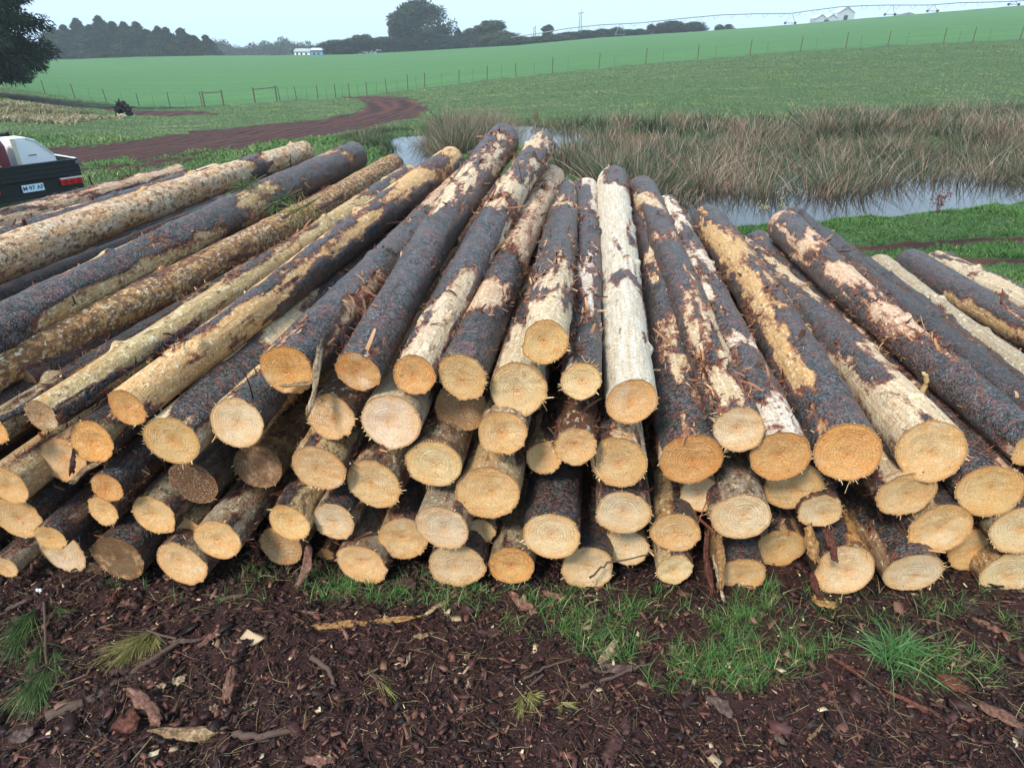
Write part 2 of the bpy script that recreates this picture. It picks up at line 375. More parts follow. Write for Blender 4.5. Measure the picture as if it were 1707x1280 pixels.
def build_ground():
    az = np.concatenate([np.arange(-180, -46, 6.), np.arange(-46, 46.01, .17), np.arange(52, 180.1, 6.)])
    az[-1] = 180; az = R(1)*az
    r = [0.35]
    while r[-1] < 480: r.append(r[-1]*(1.0085 if r[-1] < 60 else 1.02) + .0)
    r = np.array(r); A, RR = np.meshgrid(az, r)
    x = RR*np.sin(A); y = RR*np.cos(A); x, y = x.ravel(), y.ravel()
    z = terrain(x, y)
    tr, crop, dry, soil = masks(x, y)
    z = z - .05*tr*(y > 10) - .03*tr*(y < 10)
    nr, nc = len(r), len(az); i = np.arange(nr-1)[:, None]*nc + np.arange(nc-1)[None]
    q = np.stack([i, i+1, i+nc+1, i+nc], -1).reshape(-1, 4)[:, ::-1]
    V = np.stack([x, y, z], 1); c0 = len(V)
    V = np.concatenate([V, [[0, 0, z[:nc].mean()]]]); tri = np.stack([np.full(nc-1, c0), np.arange(nc-1)+1, np.arange(nc-1)], 1)
    ap = lambda a, v=0.: np.append(a, v)
    me = mesh_np('ground', V, q, tri, {'track': ap(tr), 'crop': ap(crop), 'dry': ap(dry), 'soil': ap(soil, 1.), 'rut': ap(chain(x, y, TRACK, TW))}, True)
    k = NM('ground', .85, .25); co = k.coord()
    g1 = k.noise(co, .35, 5); g2 = k.noise(co, 3.5, 6, .65); g3 = k.noise(co, 22, 4, .7); g4 = k.noise(co, 90, 3, .7)
    grass = k.ramp(g2, [(.3, (.060, .12, .036)), (.48, (.105, .19, .060)), (.62, (.145, .225, .075)), (.75, (.19, .22, .09))])
    grass = k.mix(k.math('MULTIPLY', k.rng(g1, .42, .62), .5), grass, (.14, .17, .085))
    grass = k.mix(k.rng(g3, .40, .6, .0, .5), (.028, .055, .020), grass)
    rows = k.noise(k.mapping(co, (.02, .30, .02)), 1, 3); rows2 = k.noise(k.mapping(co, (.05, 1.4, .05)), 1, 3)
    crop_c = k.mix(k.rng(rows, .40, .58), (.070, .180, .026), (.135, .285, .042)); crop_c = k.mix(k.math('MULTIPLY', k.rng(rows2, .48, .62), .6), crop_c, (.045, .125, .042))
    dryc = k.mix(g3, (.11, .10, .055), (.25, .22, .13))
    soilc = k.mix(g3, (.015, .0065, .0065), (.055, .023, .021)); soilc = k.mix(k.rng(g4, .55, .75, 0, .6), soilc, (.085, .042, .034))
    trc = k.mix(g3, (.030, .010, .007), (.078, .027, .019)); trc = k.mix(k.rng(k.noise(k.mapping(co, (.5, 3, 1)), 1.2, 3), .5, .7, 0, .4), trc, (.03, .012, .012))
    f = lambda a, n_=g3: k.rng(k.math('ADD', k.attr(a), k.math('MULTIPLY_ADD', n_, .7, -.35)), .42, .58)
    crop_c = k.mix(k.rng(k.noise(co, .045, 4), .45, .6, 0, .45), crop_c, (.10, .20, .055)); crop_c = k.mix(k.rng(k.noise(k.mapping(co, (.4, 1, .4)), 1.5, 5, .7), .35, .6, .0, .35), (.045, .13, .04), crop_c)
    rut = k.math('SINE', k.math('MULTIPLY', k.math('ADD', k.attr('rut'), k.math('MULTIPLY_ADD', g1, .3, 0)), 22)); trc = k.mix(k.rng(rut, .0, .9, 0, .65), trc, (.018, .008, .008)); trc = k.mix(k.rng(rut, -.3, -.95, 0, .5), trc, (.12, .048, .034))
    c = k.mix(f('crop'), grass, crop_c); c = k.mix(f('dry'), c, dryc); c = k.mix(f('track'), c, trc); c = k.mix(f('soil'), c, soilc)
    h = k.math('ADD', g3, k.math('MULTIPLY', g4, .6))
    nb = k.bump(h, .8, .03)
    o = obj('ground', me, k.out(c, None, nb)); tag(o, kind='structure'); return o
build_ground()
# pond water
def water_sheet(name, poly, grow):
    c = poly.mean(0); P = c + (poly-c)*grow; mb = MB(); n = len(P)
    mb.add([(p[0], p[1], WATER_Z) for p in P], [tuple(range(n))])
    k = NM('pond_water', .02, .5); k.b.inputs['IOR'].default_value = 1.42
    nb = k.bump(k.noise(k.mapping(k.coord(), (1, 2.2, 1)), 5, 3, .5), .10, .012)
    return tag(mb.build(name, k.out((.022, .016, .012), None, nb)), kind='structure')
water_sheet('pond_water', POND, 1.06); water_sheet('brook_water', BROOK, 1.12)
# haze
hz = MB().box((0, 30, 26), (1100, 1100, 90)).build('haze', None); tag(hz, kind='stuff')
hm = bpy.data.materials.new('haze'); hm.use_nodes = True; hm.node_tree.nodes.clear()
pv = hm.node_tree.nodes.new('ShaderNodeVolumePrincipled'); pv.inputs['Color'].default_value = (.80, .93, 1, 1); pv.inputs['Density'].default_value = .00058
mo = hm.node_tree.nodes.new('ShaderNodeOutputMaterial'); hm.node_tree.links.new(pv.outputs[0], mo.inputs['Volume']); hz.data.materials.append(hm)
hz.location = (0, 0, -12)
# ------------------------------------------------------------ the logs
M_STUB = plain('stub_bark', (.10, .055, .035), .8, sc=60)
WOOD = {'cream': (.74, .60, .42), 'white': (.80, .74, .65), 'pink': (.74, .52, .37), 'yellow': (.64, .49, .27), 'grey': (.46, .39, .29), 'brown': (.16, .085, .045), 'gold': (.73, .48, .22)}
END = {'orange': (.84, .47, .17), 'tan': (.87, .60, .30), 'pale': (.89, .69, .42), 'cream': (.88, .71, .47), 'brown': (.17, .085, .05), 'old': (.50, .33, .17)}
LOGN = [0]
def log_mesh(Lg, r0, r1, seed, cov, wood, stain, dark, patches, bend, nth, tilt, step, knots=True, bumpy=1.0):
    th = np.linspace(0, 2*np.pi, nth, endpoint=False)
    s = [0.0]
    while s[-1] < Lg: s.append(s[-1] + step*(1 + s[-1]*.10))
    s = np.array(s); s = s/s[-1]*Lg
    Sg, T = np.meshgrid(s, th, indexing='ij')
    ov = rng.random()*6.28
    cx, cz = np.sin(T), np.cos(T)
    base = r0 + (r1-r0)*(Sg/Lg)
    rr = base*(1 + .035*np.cos(2*T+ov) + .06*fbm(cx*.8+seed, Sg*1.3, cz*.8, 1, 3) + .012*bumpy*fbm(cx*4, Sg*14+seed, cz*4, 2, 3))
    wd = Sg*2.1
    nb = .95*fbm(cx*1.1+seed*3, Sg*1.4, cz*1.1, 4, 3) + .62*fbm(cx*4+seed, Sg*6.5, cz*4, 5, 4)
    bark = cov + nb
    for (a, b, t0, hw, v) in patches:
        e1 = sst(a-.12, a+.12, Sg + .10*vnoise(cx*3, Sg*4, cz*3, 8))*(1-sst(b-.12, b+.12, Sg + .10*vnoise(cx*3, Sg*4, cz*3, 9)))
        dt = np.abs((T - t0 + np.pi) % (2*np.pi) - np.pi); e2 = 1-sst(hw-.25, hw+.25, dt + .25*vnoise(cx*2, Sg*7, cz*2, 10))
        bark = bark*(1-e1*e2) + (v + .35*nb)*e1*e2
    rr = rr + .0055*sst(-.03, .03, bark)
    if knots:
        p = rng.uniform(.2, .6)
        while p < Lg-.1:
            for q in range(rng.integers(2, 5)):
                t0 = rng.uniform(0, 6.28); ss = p+rng.normal()*.02
                dt = ((T-t0+np.pi) % (2*np.pi)-np.pi)*base; g = np.exp(-(dt**2+((Sg-ss)*.8)**2)/(2*.014**2))
                rr = rr + .022*rng.uniform(.2, 1.3)*g
            rr = rr + .004*np.exp(-((Sg-p)/.05)**2)
            p += rng.uniform(.38, .75)
    ph = rng.random()*6.28
    ox = bend*np.sin(np.pi*Sg/Lg)*math.cos(ph) + .006*vnoise(seed, Sg*1.5, 0, 3)*np.sin(np.pi*Sg/Lg)
    oz = bend*.4*np.sin(np.pi*Sg/Lg)*math.sin(ph)
    X = rr*cx + ox; Z = rr*cz + oz
    Y = Sg + (tilt[0]*X + tilt[1]*Z)*(1-sst(0, .25, Sg))
    V = np.stack([X, Y, Z], -1)
    return s, th, V, bark, rr
def frame_of(P0, P1):
    y = Vector(P1-P0).normalized(); x = y.cross(Vector((0, 0, 1))).normalized(); z = x.cross(y)
    return Matrix(((x.x, y.x, z.x, P0[0]), (x.y, y.y, z.y, P0[1]), (x.z, y.z, z.z, P0[2]), (0, 0, 0, 1)))
def make_log(P0, P1, r0, r1, label, cov=0., wood='cream', stain=.5, end='tan', dark=0., patches=(), detail=1.0, shreds=1.0, dirt=.2, group='pine logs in the pile', bend=None, rim=1.0, tilt=None, name='pine_log', cat='log'):
    LOGN[0] += 1; seed = LOGN[0]*3.71; cov = cov*.60 if cov > 0 else cov; cov = cov - .22 if wood == 'brown' and rim > 0 else cov; patches = [(a, b, t, h_, v*.85) for a, b, t, h_, v in patches]
    if wood == 'brown' and rim > 0: wood = ('brown', 'grey', 'yellow')[LOGN[0] % 3]; stain = max(stain, .75)
    P0 = np.array(P0, float); P1 = np.array(P1, float); Lg = float(np.linalg.norm(P1-P0))
    if bend is None: bend = rng.uniform(.02, .055)
    if tilt is None: tilt = rng.normal(size=2)*.05
    nth = int(28+30*detail); step = .030 - .014*detail
    s, th, V, bark, rr = log_mesh(Lg, r0, r1, seed, cov, wood, stain, dark, patches, bend, nth, tilt, step)
    ns = len(s); i = np.arange(ns-1)[:, None]*nth; j = np.arange(nth)[None]; j2 = (j+1) % nth
    Q = np.stack([i+j, i+j2, i+nth+j2, i+nth+j], -1).reshape(-1, 4)
    wcol = np.array(WOOD[wood])*rng.uniform(.9, 1.06)*np.array([1, rng.uniform(.96, 1.02), rng.uniform(.92, 1.04)])
    VV = V.reshape(-1, 3); nv = len(VV)
    far_c = V[-1].mean(0); VV = np.concatenate([VV, [far_c + (0, .004, 0)]]); lb = (ns-1)*nth
    tri = np.stack([lb+np.arange(nth), lb+(np.arange(nth)+1) % nth, np.full(nth, nv)], 1)
    bk = np.append(bark.ravel(), -.6); cst = lambda v: np.full(nv+1, v)
    me = mesh_np(name, VV, Q, tri, {'bark': bk, 'wood': np.tile(wcol, (nv+1, 1)), 'stain': cst(stain), 'dark': cst(dark), 'seed': cst(seed)}, True)
    o = obj(name, me, M_LOG); o.matrix_world = frame_of(P0, P1)
    tag(o, label, cat, group)
    # near cut face: radial grid, pith off centre
    nr = 14; fr = np.linspace(0, 1, nr+1)[1:]
    rim_v = V[0]; pith = rim_v.mean(0) + np.array([rng.normal()*.08*r0, 0, rng.normal()*.08*r0])
    G = pith[None, None] + (rim_v[None]-pith)*fr[:, None, None]; rad = np.linalg.norm((G-pith)[..., [0, 2]], axis=-1)
    G[..., 1] = G[..., 1]*1.0 - .001 + .0022*fbm(G[..., 0]*40, seed, G[..., 2]*40, 3, 2)*(fr[:, None] < .99)
    G = G.reshape(-1, 3); k = np.arange(nr-1)[:, None]*nth
    Qe = np.stack([k+j, k+nth+j, k+nth+j2, k+j2], -1).reshape(-1, 4)
    Ve = np.concatenate([G, [pith]]); te = np.stack([np.arange(nth), (np.arange(nth)+1) % nth, np.full(nth, len(G))], 1)
    ecol = np.array(END[end])*rng.uniform(.9, 1.05)*np.array([1, rng.uniform(.95, 1.0), rng.uniform(.85, 1.05)]); n2 = len(Ve)
    mee = mesh_np('cut_end', Ve, Qe, te, {'rad': np.append(rad.ravel(), 0), 'rim': np.append(np.repeat(fr, nth), 0), 'wood': np.tile(ecol, (n2, 1)), 'seed': np.full(n2, seed), 'dirt': np.full(n2, dirt + rng.uniform(-.05, .3)), 'freq': np.full(n2, rng.uniform(95, 150)/ (r0/.1)**.6)}, True)
    obj('cut_end', mee, M_END, o)
    # frayed fibres round the sawn edge
    if rim > 0:
        n = int(150*rim*r0/.1); a = rng.integers(0, nth, n); base = rim_v[a] + (rim_v[(a+1) % nth]-rim_v[a])*rng.random((n, 1))
        out = unit((base-pith)*np.array([1, 0, 1])); clus = .5+.9*np.maximum(0, vnoise(out[:, 0]*2+seed, 0, out[:, 2]*2, 6))
        L_ = (rng.exponential(.0042, n)*clus**2 + .0015); D = unit(out*rng.uniform(.2, 1, (n, 1)) + np.array([0, -.8, 0])*rng.random((n, 1)) + rng.normal(size=(n, 3))*.35)
        rb = ribbons(base - out*.002, D*L_[:, None], out*L_[:, None]*.3, rng.uniform(.0010, .0042, n), 2, tip=.5)
        obj('frayed_fibres', mesh_np('frayed_fibres', rb[0], rb[1], None, rb[2]), M_SPL, o)['kind'] = 'stuff'
    # loose bark and lifted strips along the bark edges
    if shreds > 0:
        nn = int(560*shreds); Ts = (th + np.pi) % (2*np.pi) - np.pi
        wgt = (np.exp(-(bark/.16)**2)+.10*(bark > 0)*np.maximum(0, vnoise(np.sin(th)[None]*3+seed, s[:, None]*7, np.cos(th)[None]*3, 44)))*(np.abs(Ts)[None] < 2.0)*(1/(1+.22*s))[:, None]; wgt = wgt.ravel(); wgt[:nth*2] = 0
        wgt = wgt*(.25+np.maximum(0, np.repeat(fbm(s*1.7+seed, 0, 0, 8, 2), nth))*2.2)
        if wgt.sum() > 0:
            idx = rng.choice(len(wgt), nn, p=wgt/wgt.sum()); base = V.reshape(-1, 3)[idx]
            tt = np.tile(th, ns)[idx]; nrm = np.stack([np.sin(tt), 0*tt, np.cos(tt)], 1); tan = np.stack([np.cos(tt), 0*tt, -np.sin(tt)], 1); ax = np.array([[0, 1., 0]])
            an = rng.normal(size=(nn, 1))*.6 + np.where(rng.random((nn, 1)) < .3, 1.4, 0); sg = np.where(rng.random((nn, 1)) < .5, -1, 1)
            dr = unit(ax*np.cos(an)*sg + tan*np.sin(an)); L_ = np.clip(rng.lognormal(-3.75, .6, nn), .007, .13)
            rb = ribbons(base - nrm*.003, dr*L_[:, None] + nrm*L_[:, None]*rng.uniform(.02, .5, (nn, 1)), nrm*L_[:, None]*rng.uniform(-.5, .35, (nn, 1)) + tan*L_[:, None]*rng.normal(size=(nn, 1))*.2,
                         np.clip(L_*rng.uniform(.07, .34, nn), .0018, .014), 4, side=unit(np.cross(nrm, dr)+rng.normal(size=(nn, 3))*.25), tip=.55, mid=1.1)
            n3 = nn*2; i3 = rng.choice(len(wgt), n3, p=wgt/wgt.sum()); b3 = V.reshape(-1, 3)[i3]; t3 = np.tile(th, ns)[i3]; q3 = np.stack([np.sin(t3), 0*t3, np.cos(t3)], 1)
            L3 = rng.uniform(.006, .035, n3); D3 = unit(rng.normal(size=(n3, 3))+q3*.6)*L3[:, None]
            r3 = ribbons(b3-q3*.002, D3, q3*L3[:, None]*.2, rng.uniform(.0012, .004, n3), 2, tip=.3)
            vv, qq, aa = join([rb, r3])
            obj('loose_bark', mesh_np('loose_bark', vv, qq, None, aa), M_SHRED, o)['kind'] = 'stuff'
    if detail == 1.0 and shreds > .3:
        for q in range(rng.integers(0, 4)):
            si = int(rng.integers(ns//12, int(ns*.8))); ti = int(rng.integers(-nth//4, nth//4)) % nth; b_ = V[si, ti]; t_ = th[ti]; nrm = np.array([math.sin(t_), 0, math.cos(t_)]); l_ = rng.uniform(.015, .055); rb0 = rng.uniform(.007, .013)
            MB().tube([b_-nrm*.01, b_+nrm*l_*.6+(0, -.3*l_, 0), b_+nrm*l_+(rng.normal()*.004, -.5*l_, 0)], [rb0*1.4, rb0, rb0*.75], 7).build('branch_stub', M_STUB, o)
    return o
LIST = []   # (P0, P1, r0, r1)
def front(px, py, wpx, far, label, Y=2.1, L=4.5, heading=None, dz=-.05, r1=None, **kw):
    P0 = at_y(px, py, Y); r0 = wpx*depth(P0)/F_PX/2*1.0
    if far is not None:
        q = ray(far[0], far[1]); C = np.array([0, 0, CAM_H]) - P0; a = q@q; b = 2*q@C; c = C@C - L*L
        t = (-b + math.sqrt(b*b-4*a*c))/2/a; P1 = np.array([0, 0, CAM_H]) + q*t
        if len(far) > 2: r1 = far[2]*depth(P1)/F_PX/2*1.12
    else:
        hd = R(6.5 if heading is None else heading); P1 = P0 + np.array([math.sin(hd)*L, math.cos(hd)*L, dz])
    if r1 is None: r1 = r0*1.06
    LIST.append((label, P0, P1, r0, r1))
    return make_log(P0, P1, r0, r1, label, **kw)
def offscreen(p1, z1, w1, p2, z2, w2, yn, label, **kw):
    A = at_z(p1[0], p1[1], z1); B = at_z(p2[0], p2[1], z2); rA = w1*depth(A)/F_PX/2; rB = w2*depth(B)/F_PX/2*1.12
    t = (yn-A[1])/(B[1]-A[1]); P0 = A + (B-A)*t; r0 = max(.05, rA+(rB-rA)*t)
    LIST.append((label, P0, B, r0, rB))
    return make_log(P0, B, r0, rB, label, **kw)
PI = math.pi
# --- long logs lying on top of the pile, left to right
offscreen((0, 372), .82, 42, (300, 288), .80, 24, 2.6, 'shredded pinkish log lying outermost on the left, nearest the black truck', cov=-.25, wood='pink', stain=.45, shreds=1.2)
offscreen((0, 402), .86, 46, (362, 291), .84, 30, 2.5, 'dark log with red strips between the pink shredded log and the thick pale one', cov=.25, wood='pink', stain=.5, shreds=1.3)
offscreen((0, 437), .90, 76, (508, 253), 1.0, 31, 2.3, 'thick pale stripped log with a greenish-white top, left of the long blackish one', cov=-1.2, wood='cream', stain=.78, shreds=.2, patches=[(3.9, 4.2, .2, 2.2, .6)])
offscreen((0, 556), .85, 84, (590, 262), .92, 42, 2.2, 'thick blackish-barked log with torn yellow patches low on its side', cov=.75, wood='yellow', stain=.7, shreds=.7, patches=[(.6, 2.3, 1.9, .75, -.5), (2.6, 3.0, 1.4, .8, -.5), (4.7, 4.95, 1.0, .5, -.4)])
offscreen((0, 612), .74, 66, (655, 279), .80, 36, 2.1, 'yellow mottled stripped log with brown flecks right of the blackish-barked one', cov=-.75, wood='yellow', stain=.95, shreds=.7)
front(69, 693, 56, (683, 296, 36), 'greenish-yellow stripped log whose small broken end sticks out at the far left', wood='yellow', stain=.62, cov=-.75, shreds=.5, end='old', dirt=.45, patches=[(1.3, 2.4, -.3, .7, .35)])
front(212, 680, 68, (751, 272, 44), 'bright orange stripped log half covered by a long dark bark strip, upper left', wood='gold', stain=.35, cov=-.6, end='orange', L=4.9, shreds=.6, patches=[(0.1, 5, -1.35, .55, .55), (1.2, 5, 1.9, .75, .6), (3.9, 4.4, 0, 2, .1)])
front(287, 733, 92, (716, 344, 42), 'pale log with one long blackish bark patch, right of the bright orange stripped log', wood='cream', stain=.4, cov=-.55, end='tan', shreds=.7, patches=[(.06, .75, .5, .75, .7), (1.5, 4.4, .3, .8, .3)])
front(478, 616, 85, (772, 305, 40), 'black-barked log with a deep orange end and a long splinter hanging beside it', wood='pink', stain=.4, cov=.85, end='orange', dirt=.1, patches=[(.4, 1.1, 1.0, .45, -.3), (3.0, 4.5, 0, 2.5, -.05)])
front(596, 620, 72, (839, 235, 46), 'blue-grey barked log with a small orange end, its far end the highest in the pile', wood='cream', stain=.35, cov=.72, end='orange', shreds=1.3, patches=[(.05, 2.4, -1.35, .42, -.4), (3.1, 3.4, 0, 2, -.25), (3.9, 4.2, .6, .7, -.4)])
front(690, 625, 75, (903, 244, 42), 'half peeled log, cream at its far half and dark near its round orange end', wood='cream', stain=.3, cov=-.35, end='orange', shreds=1.4, patches=[(.55, 1.9, -.4, 1.6, .75), (0, .9, .5, .5, -.6), (2.0, 2.2, 0, 2, .4), (3.4, 3.7, 0, .9, .5)])
front(771, 629, 80, (922, 296, 36), 'patchy log, pink at its near half with black bark, end with two small knots', wood='pink', stain=.3, cov=.25, end='tan', patches=[(.0, .5, .3, 1.1, .7), (.45, .9, -.6, .8, -.55), (.9, 1.35, .5, 1.2, .6), (1.35, 4.4, 0, 2.2, -.6)])
front(864, 650, 96, (921, 372, 30), 'thick log with a large fuzzy cream end, directly below the topmost round end', wood='cream', stain=.5, cov=-.35, end='pale', Y=2.13, L=4.3, r1=.11, dirt=.15)
front(909, 570, 76, (941, 320, 38), 'topmost log, tan end above all the others, black bark with a cream window', wood='cream', stain=.25, cov=.6, end='tan', dirt=.1, patches=[(-.1, .28, 0, 2.2, -.8), (.45, .75, -.5, .5, -.55), (1.5, 1.9, .6, .4, -.3)])
front(968, 635, 64, (976, 317, 36), 'slim dark-barked log with a small cream end, beside the white log', wood='white', stain=.3, cov=.85, end='pale', rim=1.6, patches=[(3.0, 4.5, .8, .5, -.5), (.0, .15, -1, 1, -.5)])
front(1051, 670, 86, (1021, 303, 46), 'whitest log, smooth and fully peeled, ringed by two dark bark bands', wood='white', stain=.22, cov=-1.0, end='tan', shreds=.5, bend=.01, patches=[(.37, .43, 0, 2.6, .5), (1.15, 1.25, 0, 2.4, .25), (.5, 4.3, 1.75, .45, .55), (3.6, 4.5, .5, 1.4, .12)])
front(1151, 766, 98, (1064, 342, 36), 'thick dark green-black log set low between the white log and the long dark one', wood='cream', stain=.3, cov=1.05, end='orange', L=4.2, shreds=.6, rim=.6, patches=[(.75, 1.15, -.1, .7, -.05)])
front(1231, 716, 80, (1071, 318, 42), 'long slim purple-black log with a torn cream patch just behind its end', wood='cream', stain=.3, cov=.85, end='pale', patches=[(.02, .38, -.35, .5, -.6), (2.2, 2.6, 0, 1.2, -.1), (3.2, 3.5, .2, .5, -.4)])
front(1299, 760, 95, (1108, 346, 36), 'green and black barked log with a pale band midway, wide orange end', wood='white', stain=.3, cov=.62, end='orange', shreds=1.3, patches=[(.75, .95, 0, 1.6, -.6), (.0, .3, -.2, .8, -.3), (2.2, 2.6, 0, 2, -.1)])
front(1412, 754, 102, (1178, 370, 46), 'thick dark log with a long golden peeled stripe along its left side', wood='gold', stain=.25, cov=.85, end='orange', rim=1.7, patches=[(.4, 3.8, -.85, .50, -.5), (.02, .22, -.8, .35, -.6), (2.6, 3.6, .2, .5, -.2)])
front(1554, 751, 108, (1232, 414, 40), 'broad cream log with green-black bark islands and the widest ringed end', wood='cream', stain=.45, cov=-.25, end='tan', rim=1.4, patches=[(.0, .5, 0, 1.8, -.8), (.5, .95, -.45, .3, .7), (1.1, 1.5, 0, 1.4, .5)])
front(1651, 818, 100, (1262, 409, 42), 'dark shredded log at the right with a broken branch stub standing on it', wood='pink', stain=.5, cov=.45, end='tan', shreds=2.0, rim=1.4)
offscreen((1688, 717), .62, 64, (1306, 377), .52, 46, 2.1, 'long log banded pink and black, its pale far end raised above the grass', wood='pink', stain=.35, cov=.2, end='tan', shreds=1.3, patches=[(0, 1.0, 0, 2.5, .5), (1.0, 1.5, -.3, 1.2, -.4), (1.9, 2.3, .3, 1.0, -.5), (2.3, 2.7, -.3, 1, .5), (3.9, 4.4, -.5, .8, -.6)])
offscreen((1707, 672), .36, 44, (1470, 500), .20, 30, 2.6, 'narrow white-sided log squeezed between the banded log and the grey one', wood='white', stain=.3, cov=-.35, shreds=1.0)
offscreen((1707, 634), .30, 40, (1490, 500), .10, 30, 2.7, 'thin pinkish log with dark edges under the grey log', wood='pink', stain=.4, cov=.0, shreds=.8)
offscreen((1695, 614), .38, 58, (1466, 449), .20, 46, 2.7, 'weathered grey-brown stripped log lying apart on the right', wood='grey', stain=.5, cov=-1.1, shreds=.15)
offscreen((1707, 545), .27, 54, (1515, 439), .10, 42, 2.9, 'blue-black barked log with an orange underside, outermost but one on the right', wood='gold', stain=.4, cov=.85, shreds=.4, patches=[(.3, 2.2, -1.6, .5, -.5)])
offscreen((1707, 510), .22, 50, (1562, 437), .06, 36, 3.0, 'pale peeled log outermost on the right, partly behind the blue-black one', wood='cream', stain=.3, cov=-.6, shreds=.3)
# --- end faces below, row by row
F = front
F(395, 706, 88, (700, 400), 'pale log with a torn black flap of bark, left of the deep orange end', wood='yellow', stain=.4, cov=-.4, end='pale', patches=[(.08, .35, .6, .6, .6)])
F(153, 737, 70, (520, 420), 'short-looking log with a rusty end just under the bright orange stripped log', wood='yellow', cov=.1, end='orange', stain=.6, dark=.3, dirt=.3, Y=2.12)
F(107, 766, 80, None, 'wide tan end partly covered by the rusty end above it, a stick across its face', wood='yellow', cov=-.2, end='tan', Y=2.22, dirt=.25, dark=.3, stain=.7)
F(179, 814, 54, None, 'dark-topped slim log with a small pointed orange end at the left', wood='yellow', cov=.35, end='orange', dark=.2, stain=.5)
F(172, 852, 56, None, 'small plain tan end tucked under the slim pointed log', wood='brown', cov=-.3, end='tan', Y=2.18, dark=.4, dirt=.1)
F(256, 859, 74, None, 'round rough orange end without rings beside a small white splinter', wood='brown', cov=-.3, end='tan', Y=2.15, dark=.5, rim=.5)
F(12, 809, 72, None, 'stripped yellowish log cut by the left edge, upper of the two there', wood='yellow', cov=-.8, end='tan', stain=.6, dark=.2)
F(31, 862, 82, None, 'broad flat tan end near the left edge under the yellowish log', wood='brown', cov=0., end='tan', dark=.6, Y=2.14)
F(84, 897, 50, None, 'black log with a small half-moon end above the pale torn one', wood='brown', cov=.5, end='tan', dark=.5, dirt=.3, Y=2.06)
F(104, 920, 84, None, 'pale torn end behind the half-moon one in the bottom row at the left', wood='brown', cov=.3, end='cream', dark=.6, Y=2.2, dirt=.2)
F(198, 930, 90, None, 'bottom row log with a hollow-looking dirty end and mossy brown sides', wood='brown', cov=-.1, end='tan', dark=.5, dirt=.62, Y=2.12)
F(303, 940, 86, None, 'plump fuzzy tan end in the bottom row, left of the first grass', wood='brown', cov=-.2, end='tan', dark=.5, rim=1.3, Y=2.1)
F(313, 881, 48, None, 'small half hidden tan end to the left of the ringed one', wood='brown', cov=-.3, end='tan', dark=.5, Y=2.2, dirt=.3)
F(363, 899, 76, None, 'ringed tan end of a stripped shaggy log above the bottom row, left', wood='grey', cov=-.6, end='tan', dark=.25, stain=.7, Y=2.08)
F(323, 806, 85, None, 'muddy brown end almost without clean wood, left one of two', wood='brown', cov=.3, end='brown', dark=.8, dirt=.55, Y=2.22, rim=.4)
F(430, 777, 84, None, 'muddy reddish end with a scrap of red bark, below the torn flap log', wood='brown', cov=.2, end='old', dark=.7, dirt=.68, Y=2.24, rim=.5)
F(8, 945, 42, None, 'small tan end lowest at the left edge', wood='grey', cov=-.4, end='tan', dark=.4)
F(150, 962, 66, None, 'dark brown sunken log half buried in the mulch between two bottom ends', wood='brown', cov=.2, end='brown', dark=.8, dirt=.7, Y=2.2, rim=0)
F(-10, 716, 50, None, 'log with a sliver of orange end at the left edge, highest there', wood='brown', cov=.2, end='orange', dark=.5, Y=2.12)
F(551, 694, 80, None, 'flat tan end behind the hanging splinter', wood='brown', cov=.1, end='tan', dark=.3, dirt=.2, Y=2.14, rim=.8)
F(652, 703, 100, None, 'big round cream end with an orange heart, second row', wood='cream', cov=-.5, end='cream', stain=.5, dark=.2, rim=1.3, Y=2.1)
F(768, 680, 88, None, 'cracked tan end peeping out under the end with two small knots', wood='brown', cov=0., end='old', dark=.3, dirt=.15, Y=2.24, rim=.6)
F(531, 780, 94, None, 'large ringed end with an orange heart low in the middle left', wood='yellow', cov=-.4, end='tan', stain=.8, dark=.2, Y=2.1)
F(623, 806, 90, None, 'tall oval tan end with crooked saw lines, touching the ringed one on its right', wood='grey', cov=-.3, end='tan', stain=.8, dark=.2, Y=2.12)
F(723, 771, 92, None, 'wide pale ringed end of a brown stripped log below the big cream one', wood='grey', cov=-.5, end='pale', stain=.9, dark=.25)
F(482, 871, 70, None, 'small round gold end over the grass at the middle left', wood='yellow', cov=-.3, end='tan', stain=.8, dark=.3, Y=2.1)
F(556, 869, 76, None, 'pale rough end with a red stain and a small crack', wood='brown', cov=0., end='cream', dark=.4, dirt=.12, Y=2.12, rim=.5)
F(469, 911, 72, None, 'dull brown end standing in the grass under the small gold one', wood='brown', cov=0., end='old', dark=.5, Y=2.22, rim=.4)
F(544, 930, 36, None, 'tiny end in the grass behind a leaning bark slab', wood='brown', cov=0., end='old', dark=.5, Y=2.3, rim=.4)
F(603, 941, 84, None, 'bottom row end with smeared brown streaks, in thick grass', wood='brown', cov=.2, end='tan', dark=.5, dirt=.35, Y=2.1)
F(671, 899, 84, None, 'round ringed tan end overlapped by a shaggy pale one on its right', wood='brown', cov=.1, end='tan', dark=.4, Y=2.15)
F(737, 878, 88, None, 'shaggy pale end overlapping the round one on its left', wood='grey', cov=.1, end='cream', dark=.3, Y=2.06, rim=1.6)
F(761, 943, 90, None, 'wide low cream end in the bottom row, grass growing over its foot', wood='brown', cov=.3, end='pale', dark=.5, dirt=.2, Y=2.1, rim=1.3)
F(803, 885, 44, None, 'very small frayed end squeezed between the shaggy pale and the dark barked logs', wood='brown', cov=0., end='pale', dark=.4, Y=2.2)
F(837, 721, 82, None, 'finely ringed golden end right under the large fuzzy cream one', wood='grey', cov=-.4, end='tan', stain=.8, Y=2.08, rim=.5)
F(811, 820, 104, None, 'biggest golden end, fine rings, middle of the pile', wood='yellow', cov=-.5, end='tan', stain=.6, dark=.15, Y=2.1, rim=.8)
